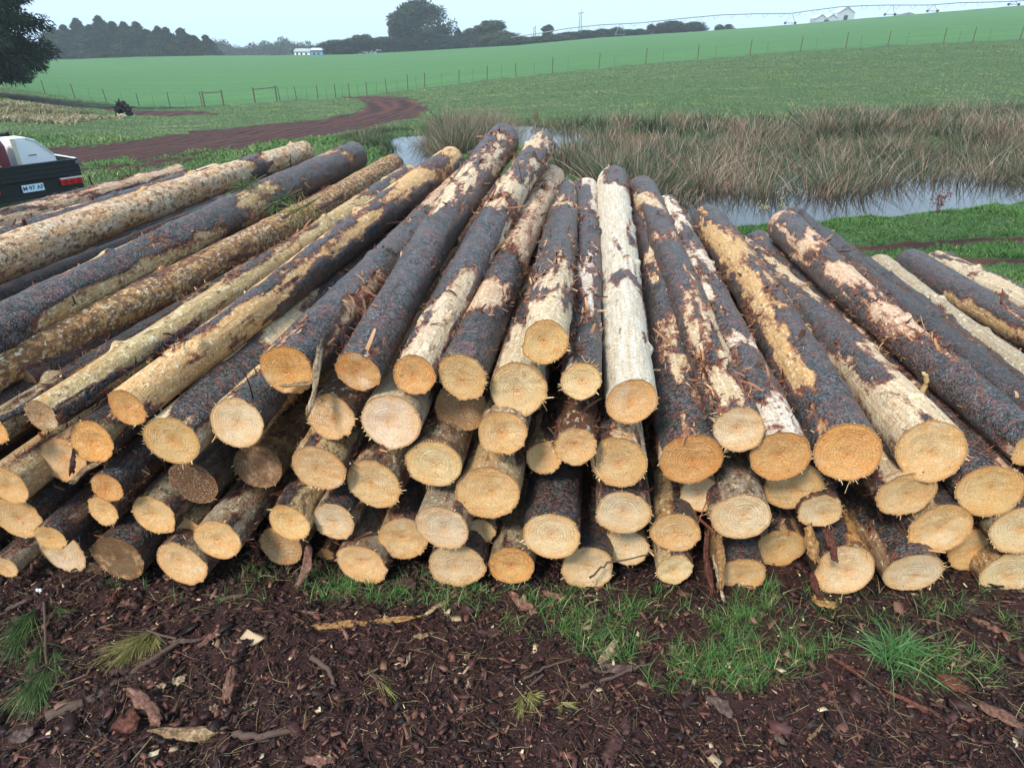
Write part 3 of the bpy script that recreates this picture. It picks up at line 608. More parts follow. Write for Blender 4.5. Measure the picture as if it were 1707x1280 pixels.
F(907, 763, 60, None, 'smallest round ringed end, left of the frayed one, above the thick black-barked log', wood='brown', cov=0., end='tan', dark=.3, Y=2.2)
F(958, 744, 70, None, 'frayed end of a smooth dark brown log under the slim dark one', wood='brown', cov=.7, end='tan', dark=.3, Y=2.06, rim=1.5)
F(1030, 770, 96, None, 'splintered end with orange smears under the whitest log', wood='cream', cov=-.6, end='tan', stain=.7, dark=.15, dirt=.12, Y=2.1, rim=2.4, r1=.1)
F(1169, 824, 66, None, 'small pale ringed end under the thick green-black log', wood='brown', cov=0., end='pale', dark=.4, Y=2.2)
F(1038, 855, 88, None, 'oval cream end beneath the splintered one', wood='grey', cov=-.2, end='cream', stain=.6, dark=.3, Y=2.1, rim=1.4)
F(919, 893, 94, None, 'thick black-barked log with a clean pale end, bottom middle', wood='cream', cov=.95, end='pale', Y=2.04, dark=.15, rim=1.2, shreds=.6)
F(1042, 912, 70, None, 'smaller cream end half hidden beneath the oval one', wood='brown', cov=.1, end='cream', dark=.4, Y=2.18)
F(979, 947, 86, None, 'low almond-shaped end with an orange heart by a thin twig', wood='brown', cov=.1, end='pale', dark=.4, Y=2.1)
F(852, 943, 80, None, 'orange-tan end with a ragged top in the bottom row, left of the thick black-barked one', wood='brown', cov=.1, end='orange', dark=.4, Y=2.1)
F(1124, 887, 82, None, 'squarish yellow end with a big side knot', wood='brown', cov=.2, end='tan', dark=.4, Y=2.12, dirt=.2)
F(1124, 949, 60, None, 'short stubby pale end, lowest of its column, right of the almond-shaped one', wood='yellow', cov=-.3, end='pale', dark=.2, Y=2.1)
F(1322, 811, 98, None, 'pale end jutting out under the wide orange one', wood='brown', cov=.1, end='tan', dark=.3, Y=2.2, rim=1.3, dirt=.15)
F(1512, 824, 92, None, 'ringed end with a pinkish heart below the broad cream log', wood='cream', cov=-.2, end='tan', stain=.6, dark=.2, Y=2.1)
F(1367, 851, 66, None, 'small neat ringed end below the thick dark log with the golden stripe', wood='brown', cov=.2, end='pale', dark=.4, Y=2.16)
F(1234, 861, 92, None, 'split cream end of a brown log, with a dark corner at its top left', wood='brown', cov=-.4, end='cream', dark=.25, Y=2.06, stain=.8)
F(1299, 913, 80, None, 'smooth greyish tan end with many even rings', wood='brown', cov=.1, end='tan', dark=.5, Y=2.24, rim=.5)
F(1410, 950, 94, None, 'pale bottom end draped with rusty orange and red bark', wood='gold', cov=.05, end='pale', dark=.25, Y=2.08, stain=.9, dirt=.1)
F(1521, 955, 90, None, 'clean bright end of a wet brown log running up to the left', wood='brown', cov=.0, end='cream', dark=.2, Y=2.05, L=4.4, heading=2, shreds=.8)
F(1567, 884, 98, None, 'wide tan end crossed by a grey streak', wood='brown', cov=0., end='tan', dark=.4, Y=2.1, rim=.6)
F(1625, 916, 90, None, 'dull tan end with a dark split, half behind the streaked one', wood='brown', cov=0., end='tan', dark=.4, Y=2.2, dirt=.15, rim=.6)
F(1702, 885, 96, None, 'pale fuzzy end cut by the right edge, upper of two there', wood='brown', cov=-.2, end='pale', dark=.3, Y=2.08, rim=1.4)
F(1688, 958, 100, None, 'low smeared cream end cut by the right edge, bottom row', wood='brown', cov=-.2, end='cream', dark=.3, Y=2.1)
F(1235, 960, 80, None, 'shaggy tan end under hanging strips of orange bark, bottom row', wood='gold', cov=-.2, end='tan', dark=.3, Y=2.1, rim=1.5)
# --- logs seen only as dark sides in the gaps
for k, (px, py, wpx, Y) in enumerate([(-90, 760, 80, 2.15), (-160, 830, 85, 2.1), (-70, 905, 85, 2.2), (-230, 900, 85, 2.1), (-300, 810, 85, 2.15), (-260, 740, 80, 2.2), (-150, 690, 75, 2.3), (-420, 760, 85, 2.2), (-440, 860, 85, 2.1), (-600, 780, 90, 2.3),
        (30, 640, 70, 2.6), (120, 640, 66, 2.8), (-330, 690, 80, 2.3), (-560, 720, 80, 2.4), (-760, 800, 90, 2.4), (-500, 660, 80, 2.9)]):
    P0 = at_y(px, py, Y); hd = R(7)
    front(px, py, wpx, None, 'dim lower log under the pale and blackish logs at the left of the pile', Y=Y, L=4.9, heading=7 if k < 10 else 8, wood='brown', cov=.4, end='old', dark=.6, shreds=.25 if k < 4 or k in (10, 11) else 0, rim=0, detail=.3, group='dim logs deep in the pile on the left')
for k, (px, py, wpx, Y) in enumerate([(1790, 760, 90, 2.2), (1800, 850, 90, 2.15), (1790, 940, 90, 2.1), (1900, 900, 90, 2.1), (1880, 820, 85, 2.2), (2000, 930, 90, 2.2)]):
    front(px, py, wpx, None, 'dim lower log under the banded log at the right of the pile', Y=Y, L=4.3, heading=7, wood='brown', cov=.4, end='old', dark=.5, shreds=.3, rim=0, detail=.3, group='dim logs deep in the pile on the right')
for k, (px, py, wpx, Y) in enumerate([(600, 700, 70, 2.75), (700, 760, 80, 2.6), (820, 730, 80, 2.5), (930, 690, 80, 2.6), (1000, 720, 80, 2.45), (1100, 830, 80, 2.5), (1190, 760, 80, 2.6), (1260, 800, 70, 2.7), (1370, 800, 70, 2.7), (1450, 860, 80, 2.5), (1590, 870, 80, 2.6), (880, 830, 80, 2.5), (560, 830, 70, 2.7), (420, 850, 70, 2.6), (450, 690, 80, 2.6), (340, 740, 80, 2.6)]):
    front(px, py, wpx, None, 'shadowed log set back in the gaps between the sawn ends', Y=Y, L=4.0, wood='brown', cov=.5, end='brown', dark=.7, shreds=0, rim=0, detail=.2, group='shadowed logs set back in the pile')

# ------------------------------------------------------------ grass, rushes
M_GRASS = blade('grass_blades', [(0, (.040, .105, .022)), (.4, (.065, .165, .035)), (.75, (.11, .22, .05)), (.92, (.17, .22, .075)), (1, (.30, .27, .13))], .55)
M_PAST = blade('pasture_blades', [(0, (.13, .21, .065)), (.4, (.155, .25, .080)), (.75, (.185, .27, .095)), (.95, (.23, .28, .12)), (1, (.28, .28, .16))], .6)
M_STRAW = blade('straw_grass', [(0, (.12, .13, .06)), (.4, (.24, .21, .12)), (.75, (.36, .31, .19)), (1, (.48, .43, .30))], .7)
def clear_of(x, y, soil_ok=False):
    tr, crop, dry, soil = masks(x, y); d = np.minimum(sdf(x, y, POND), sdf(x, y, BROOK)) + .18*vnoise(x*1.3, y*1.3, 0, 5)
    return (tr < .45) & (crop < .5) & (dry < .35) & ((soil < .5) | soil_ok) & (d > .12)
def sward(name, n, y0, y1, u0, u1, h, wd, mat, keep=None, hn=.5):
    Y = np.exp(rng.uniform(math.log(y0), math.log(y1), n)); X = rng.uniform(u0, u1, n)*Y
    m = clear_of(X, Y)
    if keep is not None: m &= keep(X, Y)
    X, Y = X[m], Y[m]; n = len(X); Z = terrain(X, Y)
    cl = .65 + .6*np.maximum(0, fbm(X*1.1, Y*1.1, 0, 61, 3)) + .25*vnoise(X*4, Y*4, 0, 63)
    H = h(Y)*cl*rng.uniform(.5, 1.25, n); az = rng.uniform(0, 6.28, n); ln = np.stack([np.cos(az), np.sin(az), 0*az], 1)
    D = np.stack([0*az, 0*az, H], 1) + ln*H[:, None]*.25; B = ln*H[:, None]*rng.uniform(.1, .8, (n, 1)) - np.array([[0, 0, 1]])*H[:, None]*.25
    sa = rng.uniform(0, 3.14, n); side = np.stack([np.cos(sa)*.9+.4, np.sin(sa)*.5, 0*sa], 1)
    v, q, a = ribbons(np.stack([X, Y, Z-.01], 1), D, B, wd(Y)*rng.uniform(.7, 1.3, n), 2, side=unit(side))
    hue = np.clip(.45 + .45*fbm(X*.45, Y*.45, 0, 71, 3) + .28*rng.normal(size=n), 0, 1); a['rnd'] = np.repeat(hue, 6)
    return tag(obj(name, mesh_np(name, v, q, None, a), mat), kind='stuff')
offpile = lambda x, y: (y > 6.9) | (x > 2.2 + .35*(7-y)) | (x < -5.2)
sward('grass', 150000, 3.6, 11.5, .28, .95, lambda y: .055+.003*y, lambda y: .0035+.0008*y, M_GRASS, offpile)
sward('grass', 110000, 6.6, 24, -.85, .30, lambda y: .07+.0025*y, lambda y: .004+.0011*y, M_GRASS, offpile)
sward('pasture_grass', 230000, 17, 60, -.85, .86, lambda y: .045+.0008*y, lambda y: .005+.0007*y, M_PAST)
_cl = clear_of
clear_of = lambda x, y: masks(x, y)[2] > .25
sward('straw_grass', 120000, 26, 62, -.85, -.45, lambda y: .22+.002*y, lambda y: .010+.0010*y, M_STRAW)
clear_of = _cl
# rushes in the pond, sampled inside ground outlines
def in_poly(x, y, P):
    ins = np.zeros(x.shape, bool); n = len(P)
    for i in range(n):
        a, b = P[i], P[(i+1) % n]
        ins ^= ((a[1] > y) != (b[1] > y)) & (x < (b[0]-a[0])*(y-a[1])/(b[1]-a[1]+1e-12)+a[0])
    return ins
k = NM('rush_blades', .6, .2)
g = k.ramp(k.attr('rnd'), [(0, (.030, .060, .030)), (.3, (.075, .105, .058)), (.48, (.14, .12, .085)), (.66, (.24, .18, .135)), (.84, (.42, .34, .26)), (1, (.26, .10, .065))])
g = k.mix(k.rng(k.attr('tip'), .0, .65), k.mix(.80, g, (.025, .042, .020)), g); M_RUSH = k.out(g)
def rushes(name, poly_px, n, h0, h1, green, wd=.008, lean=.35, zb=WATER_Z):
    P = poly_from(poly_px); lo, hi = P.min(0), P.max(0)
    X = rng.uniform(lo[0], hi[0], n*3); Y = lo[1] + (hi[1]-lo[1])*rng.random(n*3)**1.25
    m = in_poly(X, Y, P) & (vnoise(X*1.9, Y*1.9, 0, 81) + .6*vnoise(X*5, Y*5, 0, 82) > -.55); X, Y = X[m][:n], Y[m][:n]; n = len(X)
    cz = vnoise(X*1.5, Y*1.5, 0, 83)
    Z = np.maximum(terrain(X, Y), WATER_Z-.25)-.02; H = rng.uniform(h0, h1, n)*(1+.30*cz)
    m_ = max(8, n//70); ci = rng.integers(0, n, m_); k_ = rng.integers(0, m_, n); dv = rng.normal(size=(n, 2))*.16
    keepx = X[ci][k_] + dv[:, 0]; keepy = Y[ci][k_] + dv[:, 1]; sel = rng.random(n) < .75; X = np.where(sel, keepx, X); Y = np.where(sel, keepy, Y)
    Z = np.maximum(terrain(X, Y), WATER_Z-.25)-.02; H = H*np.where(sel, (.75+.5*rng.random(m_))[k_], .6); hs = (rng.normal(size=m_)*.16)[k_]*sel
    az = rng.uniform(0, 6.28, n); out_ = np.stack([dv[:, 0], dv[:, 1], 0*X], 1)/.16*.42
    ln = np.stack([np.cos(az), np.sin(az), 0*az], 1)*rng.exponential(lean*.6, (n, 1)) + out_*sel[:, None]
    D = H[:, None]*(np.array([[0, 0, 1.]]) + ln*.6); B = H[:, None]*(ln*.45 - np.array([[0, 0, .22]])*np.minimum(1.5, np.linalg.norm(ln, axis=1, keepdims=True)))
    side = unit(np.stack([np.ones(n), rng.normal(size=n)*.5, 0*X], 1))
    v, q, a = ribbons(np.stack([X, Y, Z], 1), D, B, wd*rng.uniform(.6, 1.3, n), 3, side=side, tip=.15)
    hue = np.clip(rng.normal(size=n)*.26 + .60 - green*.5 + hs + .25*vnoise(X*.9, Y*.9, 0, 86), 0, 1); a['rnd'] = np.repeat(hue, 8)
    return tag(obj(name, mesh_np(name, v, q, None, a), M_RUSH), kind='stuff')
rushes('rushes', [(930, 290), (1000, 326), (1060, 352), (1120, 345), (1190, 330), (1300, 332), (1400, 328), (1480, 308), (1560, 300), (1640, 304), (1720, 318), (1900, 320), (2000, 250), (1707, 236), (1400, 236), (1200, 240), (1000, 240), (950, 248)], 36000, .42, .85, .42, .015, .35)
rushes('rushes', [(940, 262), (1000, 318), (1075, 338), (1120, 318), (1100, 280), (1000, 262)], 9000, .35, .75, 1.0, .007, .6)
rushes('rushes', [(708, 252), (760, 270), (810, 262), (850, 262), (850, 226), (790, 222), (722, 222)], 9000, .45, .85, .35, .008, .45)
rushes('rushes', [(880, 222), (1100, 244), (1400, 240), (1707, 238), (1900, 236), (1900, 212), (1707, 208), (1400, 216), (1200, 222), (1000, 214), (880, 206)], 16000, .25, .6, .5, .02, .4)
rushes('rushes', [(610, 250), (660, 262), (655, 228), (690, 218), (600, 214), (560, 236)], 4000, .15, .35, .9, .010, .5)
# seeding weeds on the near bank
def weed(name, px, py, hgt, label, n=9, reddish=False):
    P = hit(px, py); v = []; mb = MB()
    for i in range(n):
        a = rng.uniform(0, 6.28); l = rng.uniform(.6, 1)*hgt; d = np.array([math.cos(a)*.22*l, math.sin(a)*.22*l, l])
        pts = [np.zeros(3), d*.5+rng.normal(size=3)*.01, d]; mb.tube(pts, [.004, .003, .0015], 4)
        for j in range(7):
            f = rng.uniform(.4, 1); b = d*f; e = b + rng.normal(size=3)*.05 + (0, 0, .03); mb.tube([b, e], [.0018, .001], 3); mb.box(e, (.014, .014, .02))
    col = (.16, .07, .05) if reddish else (.36, .34, .18)
    o = mb.build(name, plain(name+'_stem', col)); o.location = P; return tag(o, label, 'weed')
weed('seeding_weed', 1268, 378, .42, 'straw-coloured seeding weed at the pond edge, left of the pale raised log end', 8)
weed('seeding_weed', 1300, 374, .36, 'shorter seeding weed at the pond edge, directly behind the pale raised log end', 6)
weed('dark_weed', 1562, 356, .38, 'dark branching weed on the bank against the bright water', 10, True)
weed('dark_weed', 893, 214, .75, 'tall reddish bush standing alone behind the dark puddle', 12, True)

# ------------------------------------------------------------ trees
k = NM('foliage_dark', .8, .1); c_ = k.ramp(k.attr('rnd'), [(0, (.010, .022, .014)), (.5, (.026, .046, .026)), (.85, (.050, .072, .036)), (1, (.07, .065, .04))]); M_FOL = k.out(c_)
k = NM('foliage_olive', .8, .1); c_ = k.ramp(k.attr('rnd'), [(0, (.022, .036, .020)), (.5, (.050, .070, .034)), (.85, (.085, .10, .05)), (1, (.12, .10, .06))]); M_FOL2 = k.out(c_)
M_TRUNK = plain('tree_trunk', (.085, .062, .045), .9)
def crown_mesh(kind, h, wd, n, leaf, seed):
    g = np.random.default_rng(seed); nc = 64 if kind != 'conifer' else 130
    C = []
    while len(C) < nc:
        f = g.random()
        if kind == 'conifer': z = .10+.90*f; r = wd/2*(1-f)**.75*g.uniform(.4, 1.08)
        elif kind == 'gum': z = .30+.70*f; r = wd/2*math.sqrt(max(0, 1-((f-.5)/.52)**2))*g.uniform(.35, 1.1)
        elif kind == 'cypress': z = -.02+1.0*f; r = wd/2*(1-max(0, f-.45)/.6)**.7*g.uniform(.45, 1.05)
        else: z = .02+.98*f; r = wd/2*math.sqrt(max(0, 1-((f-.38)/.64)**2))*g.uniform(.45, 1.04)
        a = g.uniform(0, 6.28); C.append((r*math.cos(a), r*math.sin(a), z*h))
    fz = np.array([c[2]/h for c in C]); C = np.array(C); sz = g.uniform(.7, 1.3, nc)*wd*(.16 if kind in ('round', 'cypress') else .10); sh = g.normal(size=nc)*.16
    if kind == 'conifer': sz = wd*(.035+.13*(1-fz)**1.1)*g.uniform(.7, 1.3, nc)
    i = g.integers(0, nc, n); off = g.normal(size=(n, 3)); off = off/np.linalg.norm(off, axis=1, keepdims=True)*g.random((n, 1))**.4
    P = C[i] + off*sz[i][:, None]*np.array([1.25, 1.25, .75]); P[:, 2] = np.maximum(P[:, 2], .01*h)
    D = unit(g.normal(size=(n, 3)) + off*1.2 + (np.array([0, 0, -.3]) if kind in ('conifer', 'cypress') else 0))*leaf*g.uniform(.5, 1.3, (n, 1))
    v, q, a = ribbons(P, D, D*0, leaf*g.uniform(.35, .7, n), 1, tip=.3)
    a['rnd'] = np.repeat(np.clip(.45 + sh[i] + g.normal(size=n)*.15 + .2*off[:, 2], 0, 1), 4)
    return mesh_np('crown', v, q, None, a), C
PROTO = {}
def tree(name, kind, px, top, Y, wpx, label, group=None, base=None, mat=None, n=11000):
    r = ray(px, top); X = r[0]/r[1]*Y; zt = CAM_H + Y*slope(px, top); d = Y*CP; zb = ground(X, Y)-.2 if base is None else base
    h = zt - zb; wd = wpx*d*1.12/F_PX
    key = (kind, len(PROTO) % 5 if len(PROTO) > 9 else len(PROTO), mat)
    e = empty(name, (X, Y, zb), rng.uniform(0, 6.28)); tag(e, label, 'tree', group)
    pk = (kind, int(rng.integers(0, 3)), mat)
    if pk not in PROTO:
        me, C = crown_mesh(kind, 1., 1.0, n, .055, hash((kind, pk[1])) % 1000 + 5); me.materials.append(M_FOL2 if mat else M_FOL)
        mb = MB(); mb.tube([(0, 0, -.02), (.01, 0, .3), (0, .01, .8)], [.028, .022, .006], 7)
        for c in C[:12]: mb.tube([(0, 0, max(.06, c[2]*.6)), tuple(c*.55+np.array([0, 0, c[2]*.2])), tuple(c)], [.010, .007, .003], 5)
        t = bpy.data.meshes.new('trunk'); t.from_pydata(mb.v, [], mb.f); t.materials.append(M_TRUNK); PROTO[pk] = (me, t)
    for nm, me in zip(('crown', 'trunk'), PROTO[pk]):
        o = bpy.data.objects.new(nm, me); S.collection.objects.link(o); o.parent = e
    e.scale = (wd, wd, h); return e
# near conifer at the left edge
def big_conifer():
    Y = 46.; X = uof(-44, 100)*Y; zb = ground(X, Y); e = empty('cypress_tree', (X, Y, zb)); tag(e, 'huge dark conifer cut by the left edge, its low branches hanging over the field', 'tree')
    h = 14.5; wd = 8.2; g = np.random.default_rng(4); nc = 300; f = g.random(nc)**1.25*.9; a = g.uniform(0, 6.28, nc)
    r = wd/2*np.where(f < .22, .72+1.3*f, 1.0-.55*(f-.22))*g.uniform(.35, 1.05, nc)
    C = np.stack([r*np.cos(a), r*np.sin(a), h*(.085+.87*f) - .06*r*r*.5], 1)
    n = 95000; i = g.integers(0, nc, n); off = g.normal(size=(n, 3)); off = off/np.linalg.norm(off, axis=1, keepdims=True)*g.random((n, 1))**.5
    P = C[i] + off*np.array([1.0, 1.0, .6]); D = unit(g.normal(size=(n, 3))*.7 + off + unit(C[i]*np.array([1, 1, 0]))*.6 + np.array([0, 0, -.35]))*g.uniform(.12, .34, (n, 1))
    v, q, at = ribbons(P, D, np.array([[0, 0, -.05]])*np.ones((n, 1)), g.uniform(.05, .12, n), 1, tip=.3)
    at['rnd'] = np.repeat(np.clip(.35 + (g.normal(size=nc)*.15)[i] + g.normal(size=n)*.15 + .25*off[:, 2], 0, 1), 4)
    obj('crown', mesh_np('crown', v, q, None, at), M_FOL, e)
    mb = MB(); mb.tube([(0, 0, -.3), (.1, 0, 4), (0, .1, 9), (0, 0, 13.5)], [.55, .42, .25, .06], 12)
    for c in C[::7]: mb.tube([(0, 0, c[2]*.85), tuple(c*.6+np.array([0, 0, c[2]*.36])), tuple(c)], [.10, .06, .02], 6)
    mb.build('trunk', M_TRUNK, e, smooth=True)
big_conifer()
con = [(84, 52, 44), (104, 49, 34), (126, 40, 36), (148, 50, 40), (163, 36, 38), (186, 45, 36), (205, 44, 34), (226, 44, 36), (245, 58, 34), (262, 52, 32), (276, 53, 30), (301, 55, 36), (322, 66, 28), (342, 66, 28)]
LC = ['leftmost', 'second', 'third', 'fourth', 'tallest, pointed', 'sixth', 'seventh', 'eighth', 'lower, ninth', 'tenth', 'eleventh', 'twelfth', 'last but one', 'last and lowest']
for (px, top, wp), l in zip(con, LC):
    tree('conifer_tree', 'conifer', px, top-6, 262+rng.uniform(-3, 5), wp*1.35, 'hazy conifer in the windbreak on the left skyline, %s from the big tree' % l, 'conifers in the windbreak on the left skyline')
for px, top, wp in [(95, 62, 50), (140, 62, 50), (190, 62, 50), (240, 70, 50), (290, 74, 44), (335, 80, 36)]:
    tree('conifer_tree', 'round', px, top, 270, wp, 'dark undergrowth bush filling between the windbreak conifers', 'dark bushes under the windbreak conifers')
tree('round_tree', 'round', 697, 7, 268, 80, 'biggest round-headed tree, towering over the hedgerow in the middle skyline')
tree('gum_tree', 'gum', 664, 22, 266, 34, 'sparse gum limbs on the left flank of the biggest round tree', mat=1)
hedge = [(560, 69, 54, 'round', 'dark bush right of the white house'), (590, 66, 44, 'round', 'bush next to the dark one, second right of the house'), (612, 59, 44, 'gum', 'gum tree with a flat top left of the biggest tree'), (638, 64, 40, 'round', 'low tree just left of the biggest tree'),
    (672, 66, 46, 'round', 'pale bush in front of the biggest tree, left one'), (716, 58, 56, 'round', 'pale bush in front of the biggest tree, right one'), (752, 62, 34, 'round', 'low bush just right of the biggest tree'), (764, 50, 26, 'conifer', 'small pointed tree right of the biggest tree'), (788, 51, 38, 'round', 'bushy tree between the pointed one and the domed one'),
    (820, 38, 48, 'gum', 'domed gum tree right of the middle, second tallest'), (822, 60, 44, 'round', 'low bush directly under the domed gum'), (846, 56, 44, 'round', 'low tree under the right side of the domed gum'), (870, 62, 40, 'round', 'low bush where the irrigation pipe begins'), (914, 44, 18, 'gum', 'small lone round-topped tree above the hedgerow'), (898, 62, 40, 'round', 'hedgerow bush left of the mast, below the lone tree'),
    (926, 59, 34, 'round', 'hedgerow bush just left of the mast'), (950, 55, 36, 'round', 'hedgerow bush at the foot of the mast, left side'), (978, 52, 36, 'round', 'hedgerow bush at the foot of the mast, right side'), (1005, 50, 26, 'round', 'small hedgerow tree, first right of the mast'), (1028, 47, 24, 'round', 'small round hedgerow tree, second right of the mast'), (1048, 50, 24, 'round', 'small hedgerow tree, third right of the mast'),
    (1066, 49, 20, 'round', 'low hedgerow tree, fourth right of the mast'), (1086, 42, 16, 'cypress', 'narrow pointed hedgerow tree left of the big right-hand clump'), (1104, 41, 24, 'round', 'hedgerow tree against the left side of the big right-hand clump'), (1122, 37, 38, 'round', 'largest dark tree at the right end of the hedgerow'), (1158, 38, 34, 'round', 'wide tree ending the hedgerow on the right'),
    (1200, 42, 12, 'round', 'tiny distant bush on the ridge, left of two'), (1215, 42, 14, 'round', 'tiny distant bush on the ridge, right of two')]
for px, top, wp, kd, lb in hedge:
    nm = {'round': 'hedgerow_tree', 'gum': 'gum_tree', 'conifer': 'pointed_tree', 'cypress': 'pointed_tree'}[kd]
    tree(nm, kd, px, top, 259+rng.uniform(0, 8), wp*1.1, lb, 'trees along the far hedgerow', mat=1 if rng.random() < .5 else None)
def woodland():
    parts = []
    for px in np.arange(350, 560, 7.):
        Y = 440+rng.uniform(-15, 15); top = 70 + 5*math.sin(px*.05) + rng.uniform(-4, 5); r = ray(px, top); X = r[0]/r[1]*Y; zt = CAM_H+Y*slope(px, top); n = 700
        o = rng.normal(size=(n, 3)); o = unit(o)*rng.random((n, 1))**.4
        P = np.array([X, Y, zt-5.5]) + o*np.array([4.5, 4.5, 5.5]); D = unit(rng.normal(size=(n, 3)))*.9
        parts.append(ribbons(P, D, D*0, np.full(n, .6), 1, tip=.4))
    v, q, a = join(parts); tag(obj('woodland', mesh_np('woodland', v, q, None, a), M_FOL), kind='stuff')
woodland()

# ------------------------------------------------------------ far buildings, mast, irrigation
M_WHITE = plain('white_paint', (.80, .82, .82), .5); M_BLUEP = plain('blue_paint', (.16, .30, .55), .5); M_ROOFG = plain('grey_roof', (.55, .60, .64), .5)
M_STEEL = plain('galvanised_steel', (.20, .21, .22), .45, metal=.4); M_GLASS = plain('dark_glass', (.02, .025, .03), .1); M_DARK = plain('dark_timber', (.11, .085, .065), .85)
def far_pt(px, py, Y): r = ray(px, py); return np.array([r[0]/r[1]*Y, Y, CAM_H + Y*slope(px, py)])
A = far_pt(489, 94, 254); B = far_pt(536, 94, 254); wH = B[0]-A[0]; sc = wH/47.
e = empty('farm_house', ((A[0]+B[0])/2, 258, A[2]-.4)); tag(e, 'low white farmhouse with a pale blue end, small on the skyline left of the hedgerow', 'house')
MB().box((-wH*.22, 0, .9), (wH*.56, 5, 1.8)).build('wall', M_WHITE, e); w2 = MB().box((wH*.28, .3, 1.1), (wH*.44, 5, 2.2)).build('wall', M_BLUEP, e); w2['label'] = 'pale blue end wall'
MB().prism([(-wH*.52, 1.82), (wH*.08, 1.82), (-wH*.02, 2.75), (-wH*.42, 2.75)], -2.9, 2.9).build('roof', M_ROOFG, e)
MB().prism([(wH*.08, 2.22), (wH*.52, 2.22), (wH*.45, 2.95), (wH*.15, 2.95)], -2.7, 3.1).build('roof', M_WHITE, e)
for x in (-.40, -.25, -.08, .2, .36):
    MB().box((wH*x, -2.53, 1.1), (wH*.06, .06, .7)).build('window', M_GLASS, e)
def shed(px0, px1, top, base, Y, label, gables=1, name='grain_shed'):
    A, B = far_pt(px0, base, Y), far_pt(px1, base, Y); w_ = B[0]-A[0]; h = (far_pt(px0, top, Y)-A)[2]
    e = empty(name, ((A[0]+B[0])/2, Y+3, A[2]-.3)); tag(e, label, 'shed')
    kk = NM('corrugated_'+name, .45, .4); kk.b.inputs['Metallic'].default_value = .3
    wv = kk.n('TexWave', wave_type='BANDS', bands_direction='X'); kk.put(wv.inputs['Vector'], kk.coord()); wv.inputs['Scale'].default_value = 1.6
    m_ = kk.out(kk.mix(wv.outputs[0], (.34, .38, .44), (.60, .64, .70)), None, kk.bump(wv.outputs[0], .6, .05))
    we = w_/gables
    for gix in range(gables):
        x0 = -w_/2 + gix*we
        MB().prism([(x0, 0), (x0+we*.985, 0), (x0+we*.985, h*.62), (x0+we/2, h*.95), (x0, h*.62)], -2, 3).build('wall', m_, e)
        MB().add([(x0-.1, -2.3, h*.60), (x0+we/2, -2.3, h), (x0+we/2, 3.3, h), (x0-.1, 3.3, h*.60), (x0-.1, -2.3, h*.57), (x0+we/2, -2.3, h*.97), (x0+we/2, 3.3, h*.97), (x0-.1, 3.3, h*.57)], [(0,1,2,3),(7,6,5,4),(0,4,5,1),(3,2,6,7),(0,3,7,4)]).build('roof_slope', M_ROOFG, e)
        MB().add([(x0+we+.02, -2.3, h*.60), (x0+we/2, -2.3, h), (x0+we/2, 3.3, h), (x0+we+.02, 3.3, h*.60), (x0+we+.02, -2.3, h*.57), (x0+we/2, -2.3, h*.97), (x0+we/2, 3.3, h*.97), (x0+we+.02, 3.3, h*.57)], [(3,2,1,0),(4,5,6,7),(1,5,4,0),(7,6,2,3),(4,7,3,0)]).build('roof_slope', M_ROOFG, e)
    MB().box((0, -2.06, h*.22), (w_*.22, .08, h*.44)).build('door', M_GLASS, e)
shed(1361, 1397, 22, 39, 258, 'lower grey shed with twin peaks on the ridge under the irrigation pipe', 2)
shed(1396, 1425, 9, 36, 259.5, 'taller pale grey shed at the right of the twin-peaked one', 1)
shed(1506, 1526, 19, 25, 262, 'faint small shed roof far along the ridge to the right', 1, 'distant_shed')
def mast(px, top, base, cross, label):
    A = far_pt(px, base, 262); T = far_pt(px, top, 262); h = T[2]-A[2]; e = empty('wind_mast', A); tag(e, label, 'mast')
    MB().tube([(-.45, 0, -1), (-.22, 0, h*.82)], [.16, .10], 6).tube([(.45, 0, -1), (.22, 0, h*.82)], [.16, .10], 6).build('tower', M_STEEL, e)
    MB().tube([(-cross, 0, h*.80), (cross, 0, h*.84)], .13, 6).build('crossarm', M_STEEL, e)
    MB().tube([(.3, 0, h*.82), (.35, 0, h*1.02)], .09, 5).build('spike', M_STEEL, e)
mast(967, 16, 50, 1.1, 'pale twin-legged mast with a short crossarm standing above the hedgerow')
mast(891, 43, 64, .45, 'small thin mast at the left end of the irrigation pipe')
